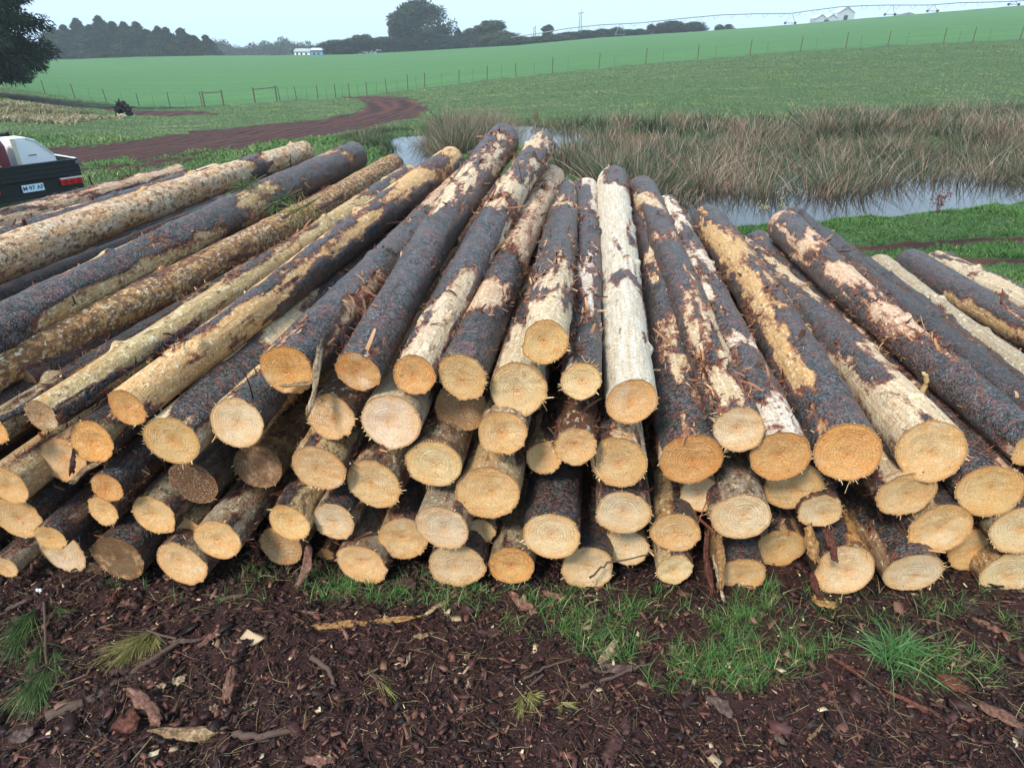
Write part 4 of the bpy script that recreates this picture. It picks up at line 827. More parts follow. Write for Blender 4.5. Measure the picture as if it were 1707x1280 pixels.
def pivot():
    Y0 = 254.; e = empty('irrigation_pivot', far_pt(1317, 43, Y0)); e0 = np.array(e.location); tag(e, 'long galvanised centre-pivot irrigator striding along the ridge on wheeled towers', 'irrigation boom')
    K = [(852, 63), (905, 55), (945, 48), (1000, 42), (1070, 38.5), (1130, 32), (1200, 25.5), (1260, 23.5), (1317, 23), (1360, 17), (1400, 12), (1440, 10), (1480, 9), (1550, 9), (1600, 5), (1650, 4), (1700, 2), (1800, -4)]
    P = [far_pt(x, y, Y0)-e0 for x, y in K]
    mb = MB(); mb.tube(P, .15, 6); mb.build('pipe', M_STEEL, e)
    xs = np.array([p[0] for p in P]); zs = np.array([p[2] for p in P])
    tr = MB()
    for px in np.arange(895, 1700, 27.):
        p = far_pt(px, 40, Y0)-e0; z = np.interp(p[0], xs, zs); L_ = 1.1
        tr.tube([(p[0]-L_*1.1, 0, z), (p[0], .5, z-1.15)], .045, 4).tube([(p[0]+L_*1.1, 0, z), (p[0], .5, z-1.15)], .045, 4)
    tr.build('truss', M_STEEL, e)
    for px in np.arange(900, 1700, 10.):
        p = far_pt(px, 40, Y0)-e0; z = np.interp(p[0], xs, zs); g_ = ground(p[0]+e0[0], Y0)-e0[2]
        if z-g_ > 1.6: MB().tube([(p[0], 0, z), (p[0], 0, z-min(1.5, (z-g_)*.45))], .022, 3).build('drop_hose', M_STEEL, e)
    for px in (1035, 1317, 1480, 1549, 1680):
        p = far_pt(px, 40, Y0)-e0; z = np.interp(p[0], xs, zs); g_ = ground(p[0]+e0[0], Y0)-e0[2]
        MB().tube([(p[0]-1.7, -.3, g_+.5), (p[0]-.25, 0, z)], .08, 5).tube([(p[0]+1.7, .3, g_+.5), (p[0]+.25, 0, z)], .08, 5).tube([(p[0]-1.7, -.3, g_+.5), (p[0]+1.7, .3, g_+.5)], .1, 5).build('tower', M_STEEL, e)
        for sx in (-1.7, 1.7): MB().tube([(p[0]+sx, -.2, g_+.5), (p[0]+sx, .2, g_+.5)], .42, 14).build('wheel', M_GLASS, e)
pivot()

# ------------------------------------------------------------ fences
def fence(posts, label, y_of=lambda u: FY-.4, hgt=1.12, extra=()):
    P = []
    for px in posts:
        u = uof(px, np.interp(px, [c[0] for c in CONTROL], [c[1] for c in CONTROL])); Y = FY-.5; X = u*Y; P.append(np.array([X, Y, ground(X, Y)]))
    e = empty('wire_fence', P[0]); tag(e, label, 'fence'); o0 = P[0]
    for p in P:
        q_ = p-o0; tl = rng.normal()*.04; MB().tube([q_+(0, 0, -.2), q_+(tl, 0, hgt*rng.uniform(.92, 1.08))], [.040, .035], 7).build('post', M_DARK, e)
    for a, b in zip(P[:-1], P[1:]):
        nb = max(1, int(np.linalg.norm(b-a)/1.6))
        if len(P)*3 < 100:
            for i in range(1, nb+1):
                m = a+(b-a)*i/(nb+1) - o0; m[2] = ground(m[0]+o0[0], m[1]+o0[1])-o0[2]
                if i % 2: MB().tube([m, m+(0, 0, hgt*.86)], .012, 4).build('batten', M_DARK, e)
    for hh in (.25, .5, .75, 1.0):
        MB().tube([p-o0+(0, -.06, hh*hgt*.9) for p in P], .003, 3, False).build('wire', M_STEEL, e)
fence([-110, -50, 20, 75, 125, 178, 232, 283, 338], 'post and wire fence below the left field, ending at the first rail frame')
fence([467, 495, 530, 560, 583, 612, 645, 680, 708, 765, 812, 860, 921, 998, 1076, 1163, 1250, 1334, 1410, 1480, 1573, 1622, 1700, 1790], 'long post and wire fence climbing to the right between rough pasture and crop')
def rail_frame(x0, x1, label):
    a, b = [np.array([uof(x, 176)*(FY-1.2), FY-1.2, 0]) for x in (x0, x1)]
    for p in (a, b): p[2] = ground(p[0], p[1])
    e = empty('rail_frame', a); tag(e, label, 'fence rail'); d = b-a
    MB().tube([(0, 0, -.2), (0, 0, 1.25)], .06, 8).build('post', M_DARK, e); MB().tube([d+(0, 0, -.2), d+(0, 0, 1.25)], .06, 8).build('post', M_DARK, e)
    MB().tube([(0, -.02, 1.10), d+(0, -.02, 1.10)], .04, 8).build('rail', M_DARK, e)
rail_frame(341, 373, 'timber strainer frame of two posts and a rail, left side of the open gateway')
rail_frame(426, 463, 'wider timber strainer frame, right side of the open gateway')
# root ball beside the farm lane
P = hit(206, 194); mb = MB(); g = np.random.default_rng(3)
e = empty('uprooted_stump', P); tag(e, 'blackened uprooted stump with pale broken roots beside the farm lane', 'stump'); rs = 16*depth(P)/F_PX
for i in range(26):
    d = unit(g.normal(size=3)); d[2] = abs(d[2]); l = rs*g.uniform(.7, 1.25); mb.tube([(0, 0, rs*.7), d*l*.6+(0, 0, rs*.6), d*l+g.normal(size=3)*.1*rs+(0, 0, rs*.5)], [rs*.16, rs*.10, rs*.03], 6)
mb.build('roots', plain('charred_root', (.018, .015, .014), .9), e)
m2 = MB()
for t in range(9):
    a = t/8*PI; m2.tube([(math.cos(a)*rs*.5, -.1, rs*(.2+.9*math.sin(a))), (math.cos(a)*rs*.75, .25*rs, rs*(.2+1.1*math.sin(a))), (0, .5*rs, rs*.6)], [rs*.22, rs*.2, rs*.2], 7)
m2.build('root_plate', plain('charred_plate', (.030, .025, .024), .9), e)
MB().tube([(-.1, -.6*rs, .05), (rs*.3, -.9*rs, .12), (rs*.9, -1.0*rs, .05)], [.05, .06, .03], 6).tube([(-rs*.2, -.7*rs, .3*rs), (rs*.1, -1.0*rs, .02)], [.05, .03], 6).build('broken_root', plain('pale_root', (.38, .34, .29), .9), e)

# ------------------------------------------------------------ ute parked beyond the pile
M_BLK = plain('black_powder_coat', (.012, .013, .018), .38, .5); M_CAB = plain('cab_paint', (.70, .72, .74), .3, .5, var=.03)
M_TYRE = plain('tyre_rubber', (.018, .018, .018), .9); M_RED = plain('tail_lamp_red', (.62, .03, .035), .15, .6, var=.03); M_REDD = plain('tail_lamp_lens', (.35, .01, .015), .1, .6)
M_MAROON = plain('maroon_canvas', (.16, .022, .030), .6); M_CREAM = plain('cream_plastic', (.66, .62, .46), .5)
M_PLATE = plain('plate_blue_white', (.62, .76, .88), .4, var=.02); M_INK = plain('plate_ink', (.02, .05, .14), .5)
k = NM('white_cabinet', .45, .4); dn = k.rng(k.noise(k.coord(), 9, 5, .7), .62, .72, 0, .5); M_BOX = k.out(k.mix(dn, (.82, .84, .86), (.45, .42, .36)))
corner = np.array([0, 0, CAM_H]) + ray(142, 313)*11.0
RZ = R(57); sc_ = .85; cr_, sr_ = math.cos(RZ), math.sin(RZ)
org = corner - sc_*np.array([.93*cr_, .93*sr_, .66])
e = empty('flatbed_ute', org, RZ); e.scale = (sc_,)*3
tag(e, 'flatbed utility truck with a black dropside tray, parked behind the pile at the left edge', 'truck')
MB().box((0, 1.25, .94), (1.86, 2.5, .07)).box((-.45, 2.4, .80), (.10, 4.4, .14)).box((.45, 2.4, .80), (.10, 4.4, .14)).build('tray', M_BLK, e, .008)
tg = MB().box((0, 0, 1.07), (1.86, .04, .30)).box((0, -.023, 1.20), (1.84, .02, .03)).box((0, -.023, 1.11), (1.84, .014, .02)).box((0, -.023, 1.03), (1.84, .014, .02)).box((0, -.023, .95), (1.84, .02, .03)).build('tailgate', M_BLK, e, .004)
for x in (-.90, .90): MB().box((x, -.035, 1.16), (.05, .03, .05)).build('latch', M_STEEL, tg)
for x in (-.93, .93): MB().box((x, 1.25, 1.08), (.035, 2.42, .26)).build('side_board', M_BLK, e, .004)
MB().box((.93, 1.25, 1.222), (.04, 2.42, .012)).build('side_rail', M_WHITE, e)
rb_ = MB().box((0, .03, .785), (1.86, .03, .25)).box((0, -.02, .64), (1.5, .06, .06)).build('rear_panel', M_BLK, e, .004)
for x in (-.72, .72):
    l = MB().box((x, -.005, .82), (.40, .045, .125)).build('tail_light', M_WHITE if False else M_RED, e, .02)
    for i in range(3): MB().tube([(x-.12+.12*i, -.02, .82), (x-.12+.12*i, -.040, .82)], .046, 14).build('lens', M_REDD, l)
    MB().box((x, -.008, .888), (.40, .05, .018)).build('lamp_trim', M_WHITE, l)
MB().box((.80, -.003, .935), (.17, .02, .035)).build('maker_badge', M_PLATE, e)
pl_ = MB().box((.02, -.012, .80), (.372, .012, .134)).build('number_plate', M_PLATE, e, .002)
def text_mesh(body, size):
    cu_ = bpy.data.curves.new('plate_text', 'FONT'); cu_.body = body; cu_.size = size; cu_.extrude = .0015; cu_.align_x = 'CENTER'; cu_.align_y = 'CENTER'; cu_.space_character = 1.05; cu_.offset = .0016
    t = bpy.data.objects.new('tmp', cu_); S.collection.objects.link(t); dg = bpy.context.evaluated_depsgraph_get(); me = bpy.data.meshes.new_from_object(t.evaluated_get(dg))
    bpy.data.objects.remove(t); return me
t = obj('plate_text', text_mesh('M\u00b797 AF', .098), M_INK, pl_); t.location = (.02, -.0205, .80); t.rotation_euler = (PI/2, 0, 0)
hb = MB().box((0, 2.58, 1.5), (1.8, .05, .06)).box((-.88, 2.58, 1.25), (.05, .05, .6)).box((.88, 2.58, 1.25), (.05, .05, .6)).box((0, 2.58, 1.25), (1.7, .03, .03)).build('headboard', M_BLK, e)
cabp = [(2.65, .55), (5.3, .55), (5.35, 1.05), (4.35, 1.15), (3.75, 1.78), (2.85, 1.80), (2.66, 1.15)]
cb = MB(); n_ = len(cabp); V = [(-.84 if z < 1.2 else -.70, y, z) for y, z in cabp] + [(.84 if z < 1.2 else .70, y, z) for y, z in cabp]
cb.add(V, [tuple(range(n_)), tuple(range(2*n_-1, n_-1, -1))] + [(i+n_, (i+1) % n_+n_, (i+1) % n_, i) for i in range(n_)]).build('cab', M_CAB, e, .05)
MB().box((0, 2.70, 1.46), (1.20, .03, .40)).build('rear_window', M_GLASS, e); 
for sx in (-1, 1):
    MB().add([(sx*.80, 2.95, 1.22), (sx*.80, 3.95, 1.22), (sx*.715, 3.62, 1.68), (sx*.715, 2.98, 1.70), (sx*.76, 2.95, 1.22), (sx*.76, 3.95, 1.22), (sx*.68, 3.62, 1.68), (sx*.68, 2.98, 1.70)], [(0,1,2,3),(7,6,5,4),(0,4,5,1),(1,5,6,2),(2,6,7,3),(3,7,4,0)]).build('side_window', M_GLASS, e)
    mr = MB().box((sx*1.03, 3.85, 1.30), (.22, .08, .26)).tube([(sx*.82, 3.85, 1.25), (sx*1.0, 3.85, 1.28)], .02, 6).build('side_mirror', M_BLK, e, .02)
    MB().box((sx*1.03, 3.80, 1.30), (.18, .01, .21)).build('mirror_glass', M_STEEL, mr)
    for y in (.95, 4.55):
        wl = MB().tube([(sx*.66, y, .36), (sx*.88, y, .36)], .36, 24).build('wheel', M_TYRE, e, .03)
        MB().tube([(sx*.86, y, .36), (sx*.895, y, .36)], .19, 16).build('rim', M_STEEL, wl, .01)
def on_tray(name, x, y, z, label, cat):
    p = org + sc_*np.array([x*cr_-y*sr_, x*sr_+y*cr_, z]); q = empty(name, p, RZ); q.scale = (sc_,)*3; tag(q, label, cat); return q
q = on_tray('tool_cabinet', .20, .28, .975, 'white metal tool cabinet with a sloped corner and two latches, on the ute tray', 'cabinet')
MB().prism([(-.20, 0), (.50, 0), (.48, .34), (.22, .62), (.06, .68), (-.20, .68)], 0, .40).build('body', M_BOX, q, .012)
MB().tube([(.485, -.012, .02), (.465, -.012, .335), (.21, -.012, .605), (.06, -.012, .665)], .011, 6).build('edge_trim', M_CAB, q)
for x in (.02, .34):
    MB().box((x, -.012, .07), (.12, .02, .05)).tube([(x-.04, -.03, .05), (x-.04, -.04, .13), (x+.04, -.04, .13), (x+.04, -.03, .05)], .010, 6).build('latch', M_BLK, q)
MB().box((.10, -.008, .36), (.14, .01, .012)).build('slot', M_BLK, q)
MB().box((-.16, -.012, .34), (.07, .02, .66)).box((-.14, -.02, .60), (.04, .02, .05)).box((-.14, -.02, .2), (.04, .02, .05)).build('hinge_strip', M_CREAM, q)
q = on_tray('canvas_roll', -.46, .25, .975, 'maroon canvas-covered drum with a yellow strap, on the ute tray at the left edge', 'drum')
MB().tube([(0, .1, 0), (0, .1, .12), (0, .1, .56), (0, .1, .70), (0, .1, .76)], [.33, .36, .36, .31, .10], 28).build('cover', M_MAROON, q, smooth=True)
MB().tube([(-.20, -.23, .60), (.0, -.27, .36), (.22, -.20, .08)], .012, 6).build('strap', plain('yellow_strap', (.62, .58, .28), .6), q)
q = on_tray('white_tank', -.62, 1.35, .975, 'white plastic tank behind the maroon drum on the ute tray', 'tank')
MB().box((0, 0, .38), (1.0, .75, .76)).build('shell', plain('white_plastic', (.78, .82, .86), .4), q, .12)
MB().tube([(.1, 0, .75), (.1, 0, .82)], .12, 16).build('lid', M_BLK, q)

# ------------------------------------------------------------ mulch and litter in front of the pile
M_MULCH = blade('mulch_chips', [(0, (.006, .0035, .004)), (.5, (.027, .012, .013)), (.74, (.062, .025, .023)), (.88, (.13, .050, .038)), (.95, (.16, .085, .06)), (.98, (.20, .12, .08)), (1, (.62, .50, .32))], .6, spec=.3)
M_NEED = blade('dead_needles', [(0, (.05, .025, .015)), (.5, (.13, .075, .04)), (.85, (.26, .19, .09)), (1, (.50, .42, .24))], .6)
def boxes(P, A, B, C):
    N = len(P); s = np.array([(x, y, z) for x in (-1, 1) for y in (-1, 1) for z in (-1, 1)], float)/2
    j = 1 + .35*rng.normal(size=(N, 8, 1))*np.array([[1.]])
    V = P[:, None] + (s[None, :, 0:1]*A[:, None])*np.clip(j, .45, 1.5) + (s[None, :, 1:2]*B[:, None])*np.clip(1+.35*rng.normal(size=(N, 8, 1)), .3, 1.6) + s[None, :, 2:3]*C[:, None]
    f = np.array([(0,1,3,2),(4,6,7,5),(0,4,5,1),(2,3,7,6),(0,2,6,4),(1,5,7,3)])
    return V.reshape(-1, 3), (np.arange(N)[:, None, None]*8+f[None]).reshape(-1, 4), {'rnd': np.repeat(rng.random(N), 8), 'tip': np.repeat(.55+.4*rng.random(N), 8)}
def field_pts(n, y0, y1, pw=1.0):
    Y = y0+(y1-y0)*rng.random(n)**pw; X = rng.uniform(-1, 1, n)*(.66*Y+.88); return X, Y, terrain(X, Y)
def litter(n, y0, y1, lm, ls, zoff, pw=1.0, ux=None):
    X, Y, Z = field_pts(n, y0, y1, pw); L_ = np.clip(rng.lognormal(lm, ls, n), .003, .09); az = rng.uniform(0, 6.28, n); el = rng.normal(size=n)*.22
    A = np.stack([np.cos(az)*np.cos(el), np.sin(az)*np.cos(el), np.sin(el)], 1); up = unit(rng.normal(size=(n, 3))*.28+(0, 0, 1)); B = unit(np.cross(up, A)); C = unit(np.cross(A, B))
    return boxes(np.stack([X, Y, Z+zoff*rng.random(n)], 1), A*L_[:, None], B*(L_*rng.uniform(.18, .6, n))[:, None], C*np.clip(L_*.12, .0008, .005)[:, None])
v, q, a = join([litter(46000, 1.05, 2.5, -5.0, .5, .010), litter(9000, 1.05, 2.6, -3.95, .45, .022), litter(450, 1.05, 2.7, -3.35, .35, .03), litter(6000, 2.4, 3.8, -4.1, .5, .02)])
tag(obj('bark_mulch', mesh_np('bark_mulch', v, q, None, a), M_MULCH), kind='stuff')
X, Y, Z = field_pts(9000, 1.05, 2.7); n = len(X); az = rng.uniform(0, 6.28, n); L_ = rng.uniform(.02, .09, n)
D = np.stack([np.cos(az), np.sin(az), rng.normal(size=n)*.22+.05], 1)*L_[:, None]; Bn = np.stack([-np.sin(az), np.cos(az), -.3+0*az], 1)*(L_*rng.normal(size=n)*.25)[:, None]
v, q, a = ribbons(np.stack([X, Y, Z+.012+.012*rng.random(n)], 1), D, Bn, rng.uniform(.0008, .0016, n), 3, tip=.4)
tag(obj('needle_litter', mesh_np('needle_litter', v, q, None, a), M_NEED), kind='stuff')
M_FG = blade('front_grass', [(0, (.04, .10, .028)), (.4, (.07, .18, .045)), (.75, (.12, .25, .065)), (.92, (.20, .27, .09)), (1, (.40, .36, .18))], .5)
# grass coming through in front
def tufts(name, ell, per, lmin, lmax, wd, mat, kind='stuff', label=None, lean=1.0, nseg=4):
    Ps = []
    for (px, py, rx, ry, dn) in ell:
        m = int(per*dn*rx*ry/3000); a = rng.uniform(0, 6.28, m); r_ = rng.random(m)**.6
        for b in range(m): Ps.append(at_z(px+rx*r_[b]*math.cos(a[b]), py+ry*r_[b]*math.sin(a[b]), -.1)[:2])
    C = np.array(Ps); C = C[vnoise(C[:, 0]*9, C[:, 1]*9, 0, 91) > -.55]; reps = rng.integers(3, 11, len(C)); P = np.repeat(C, reps, 0) + rng.normal(size=(reps.sum(), 2))*.008; n = len(P)
    Z = terrain(P[:, 0], P[:, 1]); H = rng.uniform(lmin, lmax, n); az = rng.uniform(0, 6.28, n); ln = np.stack([np.cos(az), np.sin(az), 0*az], 1)*rng.uniform(.1, .8, (n, 1))*lean
    D = H[:, None]*(np.array([[0, 0, 1.]])+ln*.5); B = H[:, None]*(ln*.8 - np.array([[0, 0, .45]])*np.linalg.norm(ln, axis=1, keepdims=True)*1.5)
    v, q, a = ribbons(np.concatenate([P, Z[:, None]-.01], 1), D, B, wd*rng.uniform(.6, 1.3, n), nseg, tip=.05)
    hue = np.clip(.35 + .22*rng.normal(size=n), 0, 1); hue[rng.random(n) < .08] = 1.; a['rnd'] = np.repeat(hue, 2*(nseg+1))
    o = tag(obj(name, mesh_np(name, v, q, None, a), mat), label, None, None, kind)
    return o
tufts('front_grass', [(430, 958, 60, 18, .6), (560, 985, 70, 26, 1.2), (625, 990, 60, 24, 1.2), (400, 1000, 50, 20, .2), (700, 985, 50, 25, .9), (775, 1000, 50, 34, 1.2), (880, 1000, 70, 30, .7), (870, 1050, 50, 20, .8), (940, 1040, 60, 34, 1.3), (1010, 1075, 70, 34, 1.0), (960, 985, 60, 22, .8), (1045, 1020, 30, 24, 1.3),
    (1130, 1110, 60, 44, 1.3), (1210, 1060, 60, 40, .8), (1230, 1120, 80, 44, 1.3), (1320, 1100, 60, 36, 1.0), (1290, 1020, 80, 40, .7), (1330, 985, 70, 20, .5), (1240, 1010, 40, 30, .9), (1420, 1010, 60, 30, .35), (1560, 1110, 60, 36, 1.2), (1600, 1000, 70, 30, .4), (1500, 1010, 60, 30, .35), (1690, 1060, 30, 40, .5), (1110, 1010, 50, 30, .5), (1640, 1130, 40, 30, .5), (230, 985, 60, 15, .15), (330, 1010, 60, 15, .12), (1380, 1060, 40, 30, .8)], 84, .035, .12, .0028, M_FG)
M_BLUEG = blade('coarse_grass', [(0, (.04, .11, .035)), (.6, (.085, .20, .065)), (1, (.17, .28, .11))], .45)
o = tufts('grass_tuft', [(1490, 1095, 40, 26, 1.6)], 60, .10, .20, .0050, M_BLUEG, None, 'coarse blue-green grass tuft with long arching blades at the lower right', 1.5, 6); o['category'] = 'grass tuft'
o = tufts('grass_tuft', [(1105, 1098, 14, 10, 4)], 60, .07, .13, .0032, M_GRASS, None, 'dense upright grass tuft right of the pale wood offcut', .8, 5); o['category'] = 'grass tuft'
# pieces lying about
k = NM('bark_slab', .6, .3); co = k.coord(); st = k.noise(k.mapping(co, (60, 60, 5)), 1, 5, .7); bs = k.attr('tip'); tn = k.attr('wood', 0)
c_ = k.mix(k.rng(st, .3, .7), k.mix(1., tn, (.45, .38, .35), 'MULTIPLY'), tn); c_ = k.mix(k.rng(k.noise(co, 30, 4), .55, .7, 0, .7), c_, (.05, .022, .017)); pz = k.noise(co, 55, 5, .75); c_ = k.mix(k.rng(pz, .35, .65), k.mix(1., c_, (.35, .28, .26), 'MULTIPLY'), c_); M_SLAB = k.out(c_, None, k.bump(k.math('ADD', st, pz), 1., .008))
SC = {'pink': (.36, .20, .15), 'red': (.20, .070, .045), 'orange': (.60, .36, .14), 'tan': (.56, .42, .24), 'dark': (.050, .030, .028), 'grey': (.20, .15, .13), 'purple': (.12, .055, .052), 'cream': (.72, .60, .40)}
def slab(name, p1, p2, wpx, col, label, cat='bark', curl=.5, lift=0., z1=None, z2=None, thick=.003, wav=.25, group=None, Y1=None, Y2=None):
    A = hit(*p1) if Y1 is None else at_y(*p1, Y1); B = hit(*p2) if Y2 is None else at_y(*p2, Y2)
    if z1 is not None: A = at_z(*p1, z1)
    if z2 is not None: B = at_z(*p2, z2)
    A = A + (0, 0, .012); B = B + (0, 0, .012+lift); d = B-A; Lg = np.linalg.norm(d); d = d/Lg; up = np.array([0, -.35, 1.]); sd_ = unit(np.cross(d, up)); nn = np.cross(sd_, d)
    nn = nn if nn[2] > 0 else -nn
    wdm = wpx*depth((A+B)/2)/F_PX; nu, nvv = 34, 12; f = np.linspace(0, 1, nu); g_ = np.linspace(-1, 1, nvv); F_, G_ = np.meshgrid(f, g_, indexing='ij'); sd0 = rng.random()*50
    prof = (.62+.38*np.sin(np.pi*np.clip(F_, .08, .92))) * (1+wav*1.3*fbm(F_*6, sd0, np.sign(G_)*3., 3, 4)); Fj = F_*1.0; F_ = np.clip(F_ + (.10*vnoise(G_*4, sd0, 0, 12)+.05*vnoise(G_*11, sd0, 0, 13))*np.where((F_ < .15) | (F_ > .85), 1, 0)*(.3+.7*(np.abs(F_-.5)*2)), -.1, 1.1); prof = prof*np.where((F_ < .04) | (F_ > .96), .45+.4*np.abs(vnoise(G_*3, sd0, F_, 4)), 1)
    off = nn*1.0; V = A + d*(Lg*F_)[..., None] + sd_*(wdm/2*G_*prof + .25*wdm*vnoise(F_*2.2, sd0, 0, 7))[..., None] + nn*((1-G_**2)*curl*wdm*.5 + .010*vnoise(F_*3, sd0, G_, 5) + .0035*vnoise(F_*14, sd0, G_*3, 15) + .003)[..., None]
    ridge = thick*(1+.8*vnoise(F_*8, sd0, G_*3, 6))
    V2 = V - nn*ridge[..., None]; VV = np.concatenate([V.reshape(-1, 3), V2.reshape(-1, 3)]); c0 = VV.mean(0); n0 = nu*nvv
    i = np.arange(nu-1)[:, None]*nvv+np.arange(nvv-1)[None]; q = np.stack([i, i+1, i+nvv+1, i+nvv], -1).reshape(-1, 4); Q = [q, q[:, ::-1]+n0]
    bl_ = list(range(nvv)) ; e1 = [(x, x+1) for x in bl_[:-1]] + [((nu-1)*nvv+x+1, (nu-1)*nvv+x) for x in bl_[:-1]] + [((x+1)*nvv, x*nvv) for x in range(nu-1)] + [(x*nvv+nvv-1, (x+1)*nvv+nvv-1) for x in range(nu-1)]
    Q.append(np.array([(b, a_, a_+n0, b+n0) for a_, b in e1]))
    VV = VV-c0; # rotate into local frame: local z along the slab
    Rm = np.stack([sd_, nn, d], 1); VV = VV@Rm
    me = mesh_np(name, VV, np.concatenate(Q), None, {'wood': np.tile(np.array(SC[col])*rng.uniform(.85, 1.1), (len(VV), 1)), 'tip': np.zeros(len(VV))}, True)
    o = obj(name, me, M_SLAB); M4 = Matrix([list(Rm[r_])+[c0[r_]] for r_ in range(3)]+[[0, 0, 0, 1]]); o.matrix_world = M4
    return tag(o, label, cat, group)
B_ = slab
B_('peeled_strip', (524, 1046), (612, 1044), 13, 'orange', 'longest orange peeled wood strip lying level below the pile, its broad left part', 'wood strip', .5, thick=.008, wav=.15)
B_('peeled_strip', (612, 1042), (702, 1032), 8, 'orange', 'thin yellow tail lying against the right end of the longest orange strip', 'wood strip', .5, thick=.006)
B_('peeled_strip', (706, 1032), (768, 992), 8, 'tan', 'slim yellow strip sloping up through the grass toward the wide low cream end', 'wood strip', .4)
B_('bark_slab', (497, 1022), (538, 1030), 10, 'pink', 'small flat pink bark piece just above the long orange strip', 'bark')
B_('bark_slab', (498, 985), (522, 918), 18, 'pink', 'upright pinkish bark slab leaning against the pile beside a tiny end', 'bark', .5, lift=.02, Y2=2.18)
B_('bark_slab', (852, 992), (896, 1030), 17, 'pink', 'pink ridged bark slab lying diagonally in the grass below the orange-tan ragged end', 'bark')
B_('bark_slab', (905, 990), (942, 998), 12, 'pink', 'small pinkish bark scrap in grass, first right of the diagonal ridged one', 'bark')
B_('bark_slab', (380, 1176), (392, 1132), 17, 'pink', 'pointed pink bark leaf standing almost upright in bare mulch', 'bark', .5, lift=.04)
B_('bark_slab', (200, 1222), (240, 1200), 34, 'red', 'curled rust-red bark flake touching the left end of the peeled stick', 'bark', .8, lift=.03)
B_('bark_slab', (268, 1212), (222, 1172), 22, 'pink', 'grey-pink bark flake rising to a point over the rust-red one', 'bark', .6, lift=.06)
B_('peeled_stick', (264, 1222), (386, 1222), 24, 'tan', 'short thick peeled stick with grey grain at the lower left', 'stick', .8, thick=.012, wav=.1)
B_('bark_slab', (795, 1060), (838, 1056), 14, 'purple', 'purplish bark flake right of the long orange strip', 'bark')
B_('bark_slab', (1056, 1072), (1128, 1086), 14, 'pink', 'long pink bark slab lying between two grass patches, right of centre', 'bark')
B_('wood_offcut', (996, 1110), (1030, 1072), 15, 'cream', 'pale yellow wood offcut standing out below the grass', 'offcut', .8, thick=.010, wav=.1)
B_('bark_slab', (1058, 1112), (980, 1118), 15, 'grey', 'grey-brown bark plank under the pale wood offcut', 'bark', .4)
B_('bark_slab', (1010, 1290), (1044, 1206), 26, 'purple', 'large purple-brown bark slab standing at the bottom edge right of centre', 'bark', .4, lift=.02)
B_('bark_slab', (1066, 1270), (1052, 1226), 18, 'dark', 'short dark bark slab right beside the large purple-brown one', 'bark')
B_('bark_slab', (1096, 1038), (1140, 1088), 16, 'red', 'dark red bark strip behind the dense upright tuft', 'bark', .4)
B_('long_bark_strip', (1382, 1100), (1470, 1150), 9, 'red', 'upper half of the long red-brown strip passing under the coarse tuft', 'bark', .5)
B_('long_bark_strip', (1470, 1150), (1618, 1222), 9, 'red', 'lower half of the long red-brown strip, running to the lower right', 'bark', .5)
B_('bark_slab', (1632, 1172), (1702, 1222), 22, 'pink', 'split pink and white bark wedge at the lower right edge', 'bark', .4, lift=.02)
B_('bark_slab', (1620, 1038), (1680, 1062), 14, 'pink', 'pink bark strip on the mulch under the low smeared cream end at the right', 'bark')
B_('bark_slab', (1590, 1000), (1650, 1030), 26, 'dark', 'broad dark bark slab below the dull tan split end', 'bark')
B_('bark_slab', (1365, 1002), (1350, 958), 14, 'red', 'rusty curl hanging below the draped orange bark', 'bark', .9, Y2=2.05)
B_('bark_slab', (1353, 1000), (1392, 1014), 18, 'orange', 'orange bark tatter on the ground below the rusty curl', 'bark')
B_('hanging_bark', (1185, 995), (1175, 885), 12, 'red', 'reddish bark strand hanging left of the shaggy tan end', 'bark', .6, Y1=2.02, Y2=2.12)
B_('hanging_bark', (1200, 985), (1196, 890), 14, 'orange', 'orange bark strand hanging against the shaggy tan end', 'bark', .6, Y1=2.0, Y2=2.1)
B_('hanging_bark', (1205, 1004), (1188, 930), 6, 'cream', 'narrow cream splinter hanging in front of the orange strand', 'splinter', .5, Y1=1.98, Y2=2.05)
B_('hanging_bark', (1360, 940), (1348, 880), 22, 'orange', 'broad orange bark drape over the pale bottom end', 'bark', .7, Y1=2.02, Y2=2.14)
B_('hanging_bark', (1392, 938), (1374, 884), 16, 'red', 'dark red bark drape next to the broad orange one', 'bark', .8, Y1=2.01, Y2=2.1)
B_('splinter', (518, 692), (538, 578), 11, 'cream', 'long pale splinter hanging beside the black-barked log with the deep orange end', 'splinter', .6, Y1=2.04, Y2=2.12, thick=.006, wav=.12)
B_('splinter', (470, 648), (528, 642), 7, 'tan', 'flat splinter stuck across the foot of the deep orange end', 'splinter', .4, Y1=2.075, Y2=2.08)
B_('splinter', (124, 806), (196, 758), 13, 'tan', 'stick wedged across the wide tan end at the left', 'splinter', .6, Y1=2.10, Y2=2.13, thick=.008, wav=.1)
B_('bark_slab', (122, 794), (127, 752), 9, 'purple', 'dark bark shred hanging over the wide tan end at the left', 'bark', .7, Y1=2.09, Y2=2.11)
B_('splinter', (266, 818), (284, 828), 6, 'cream', 'tiny white splinter beside the round rough orange end', 'splinter', .4, Y1=2.08, Y2=2.1)
B_('bark_slab', (552, 990), (596, 1008), 12, 'purple', 'purplish bark piece half in the grass below the end with smeared streaks', 'bark')
B_('bark_slab', (655, 975), (700, 985), 20, 'purple', 'ragged purple-pink bark clump under the round ringed end', 'bark', .8, lift=.02)
B_('bark_slab', (180, 1010), (200, 994), 14, 'red', 'rust-red bark curl below the hollow-looking dirty end', 'bark', .8)
B_('bark_slab', (200, 1016), (226, 1000), 10, 'pink', 'narrow pink bark curl next to the rust-red curl', 'bark', .8)
B_('bark_slab', (276, 1076), (340, 1070), 7, 'grey', 'pale grey stick-like bark in the middle of the left mulch', 'bark')
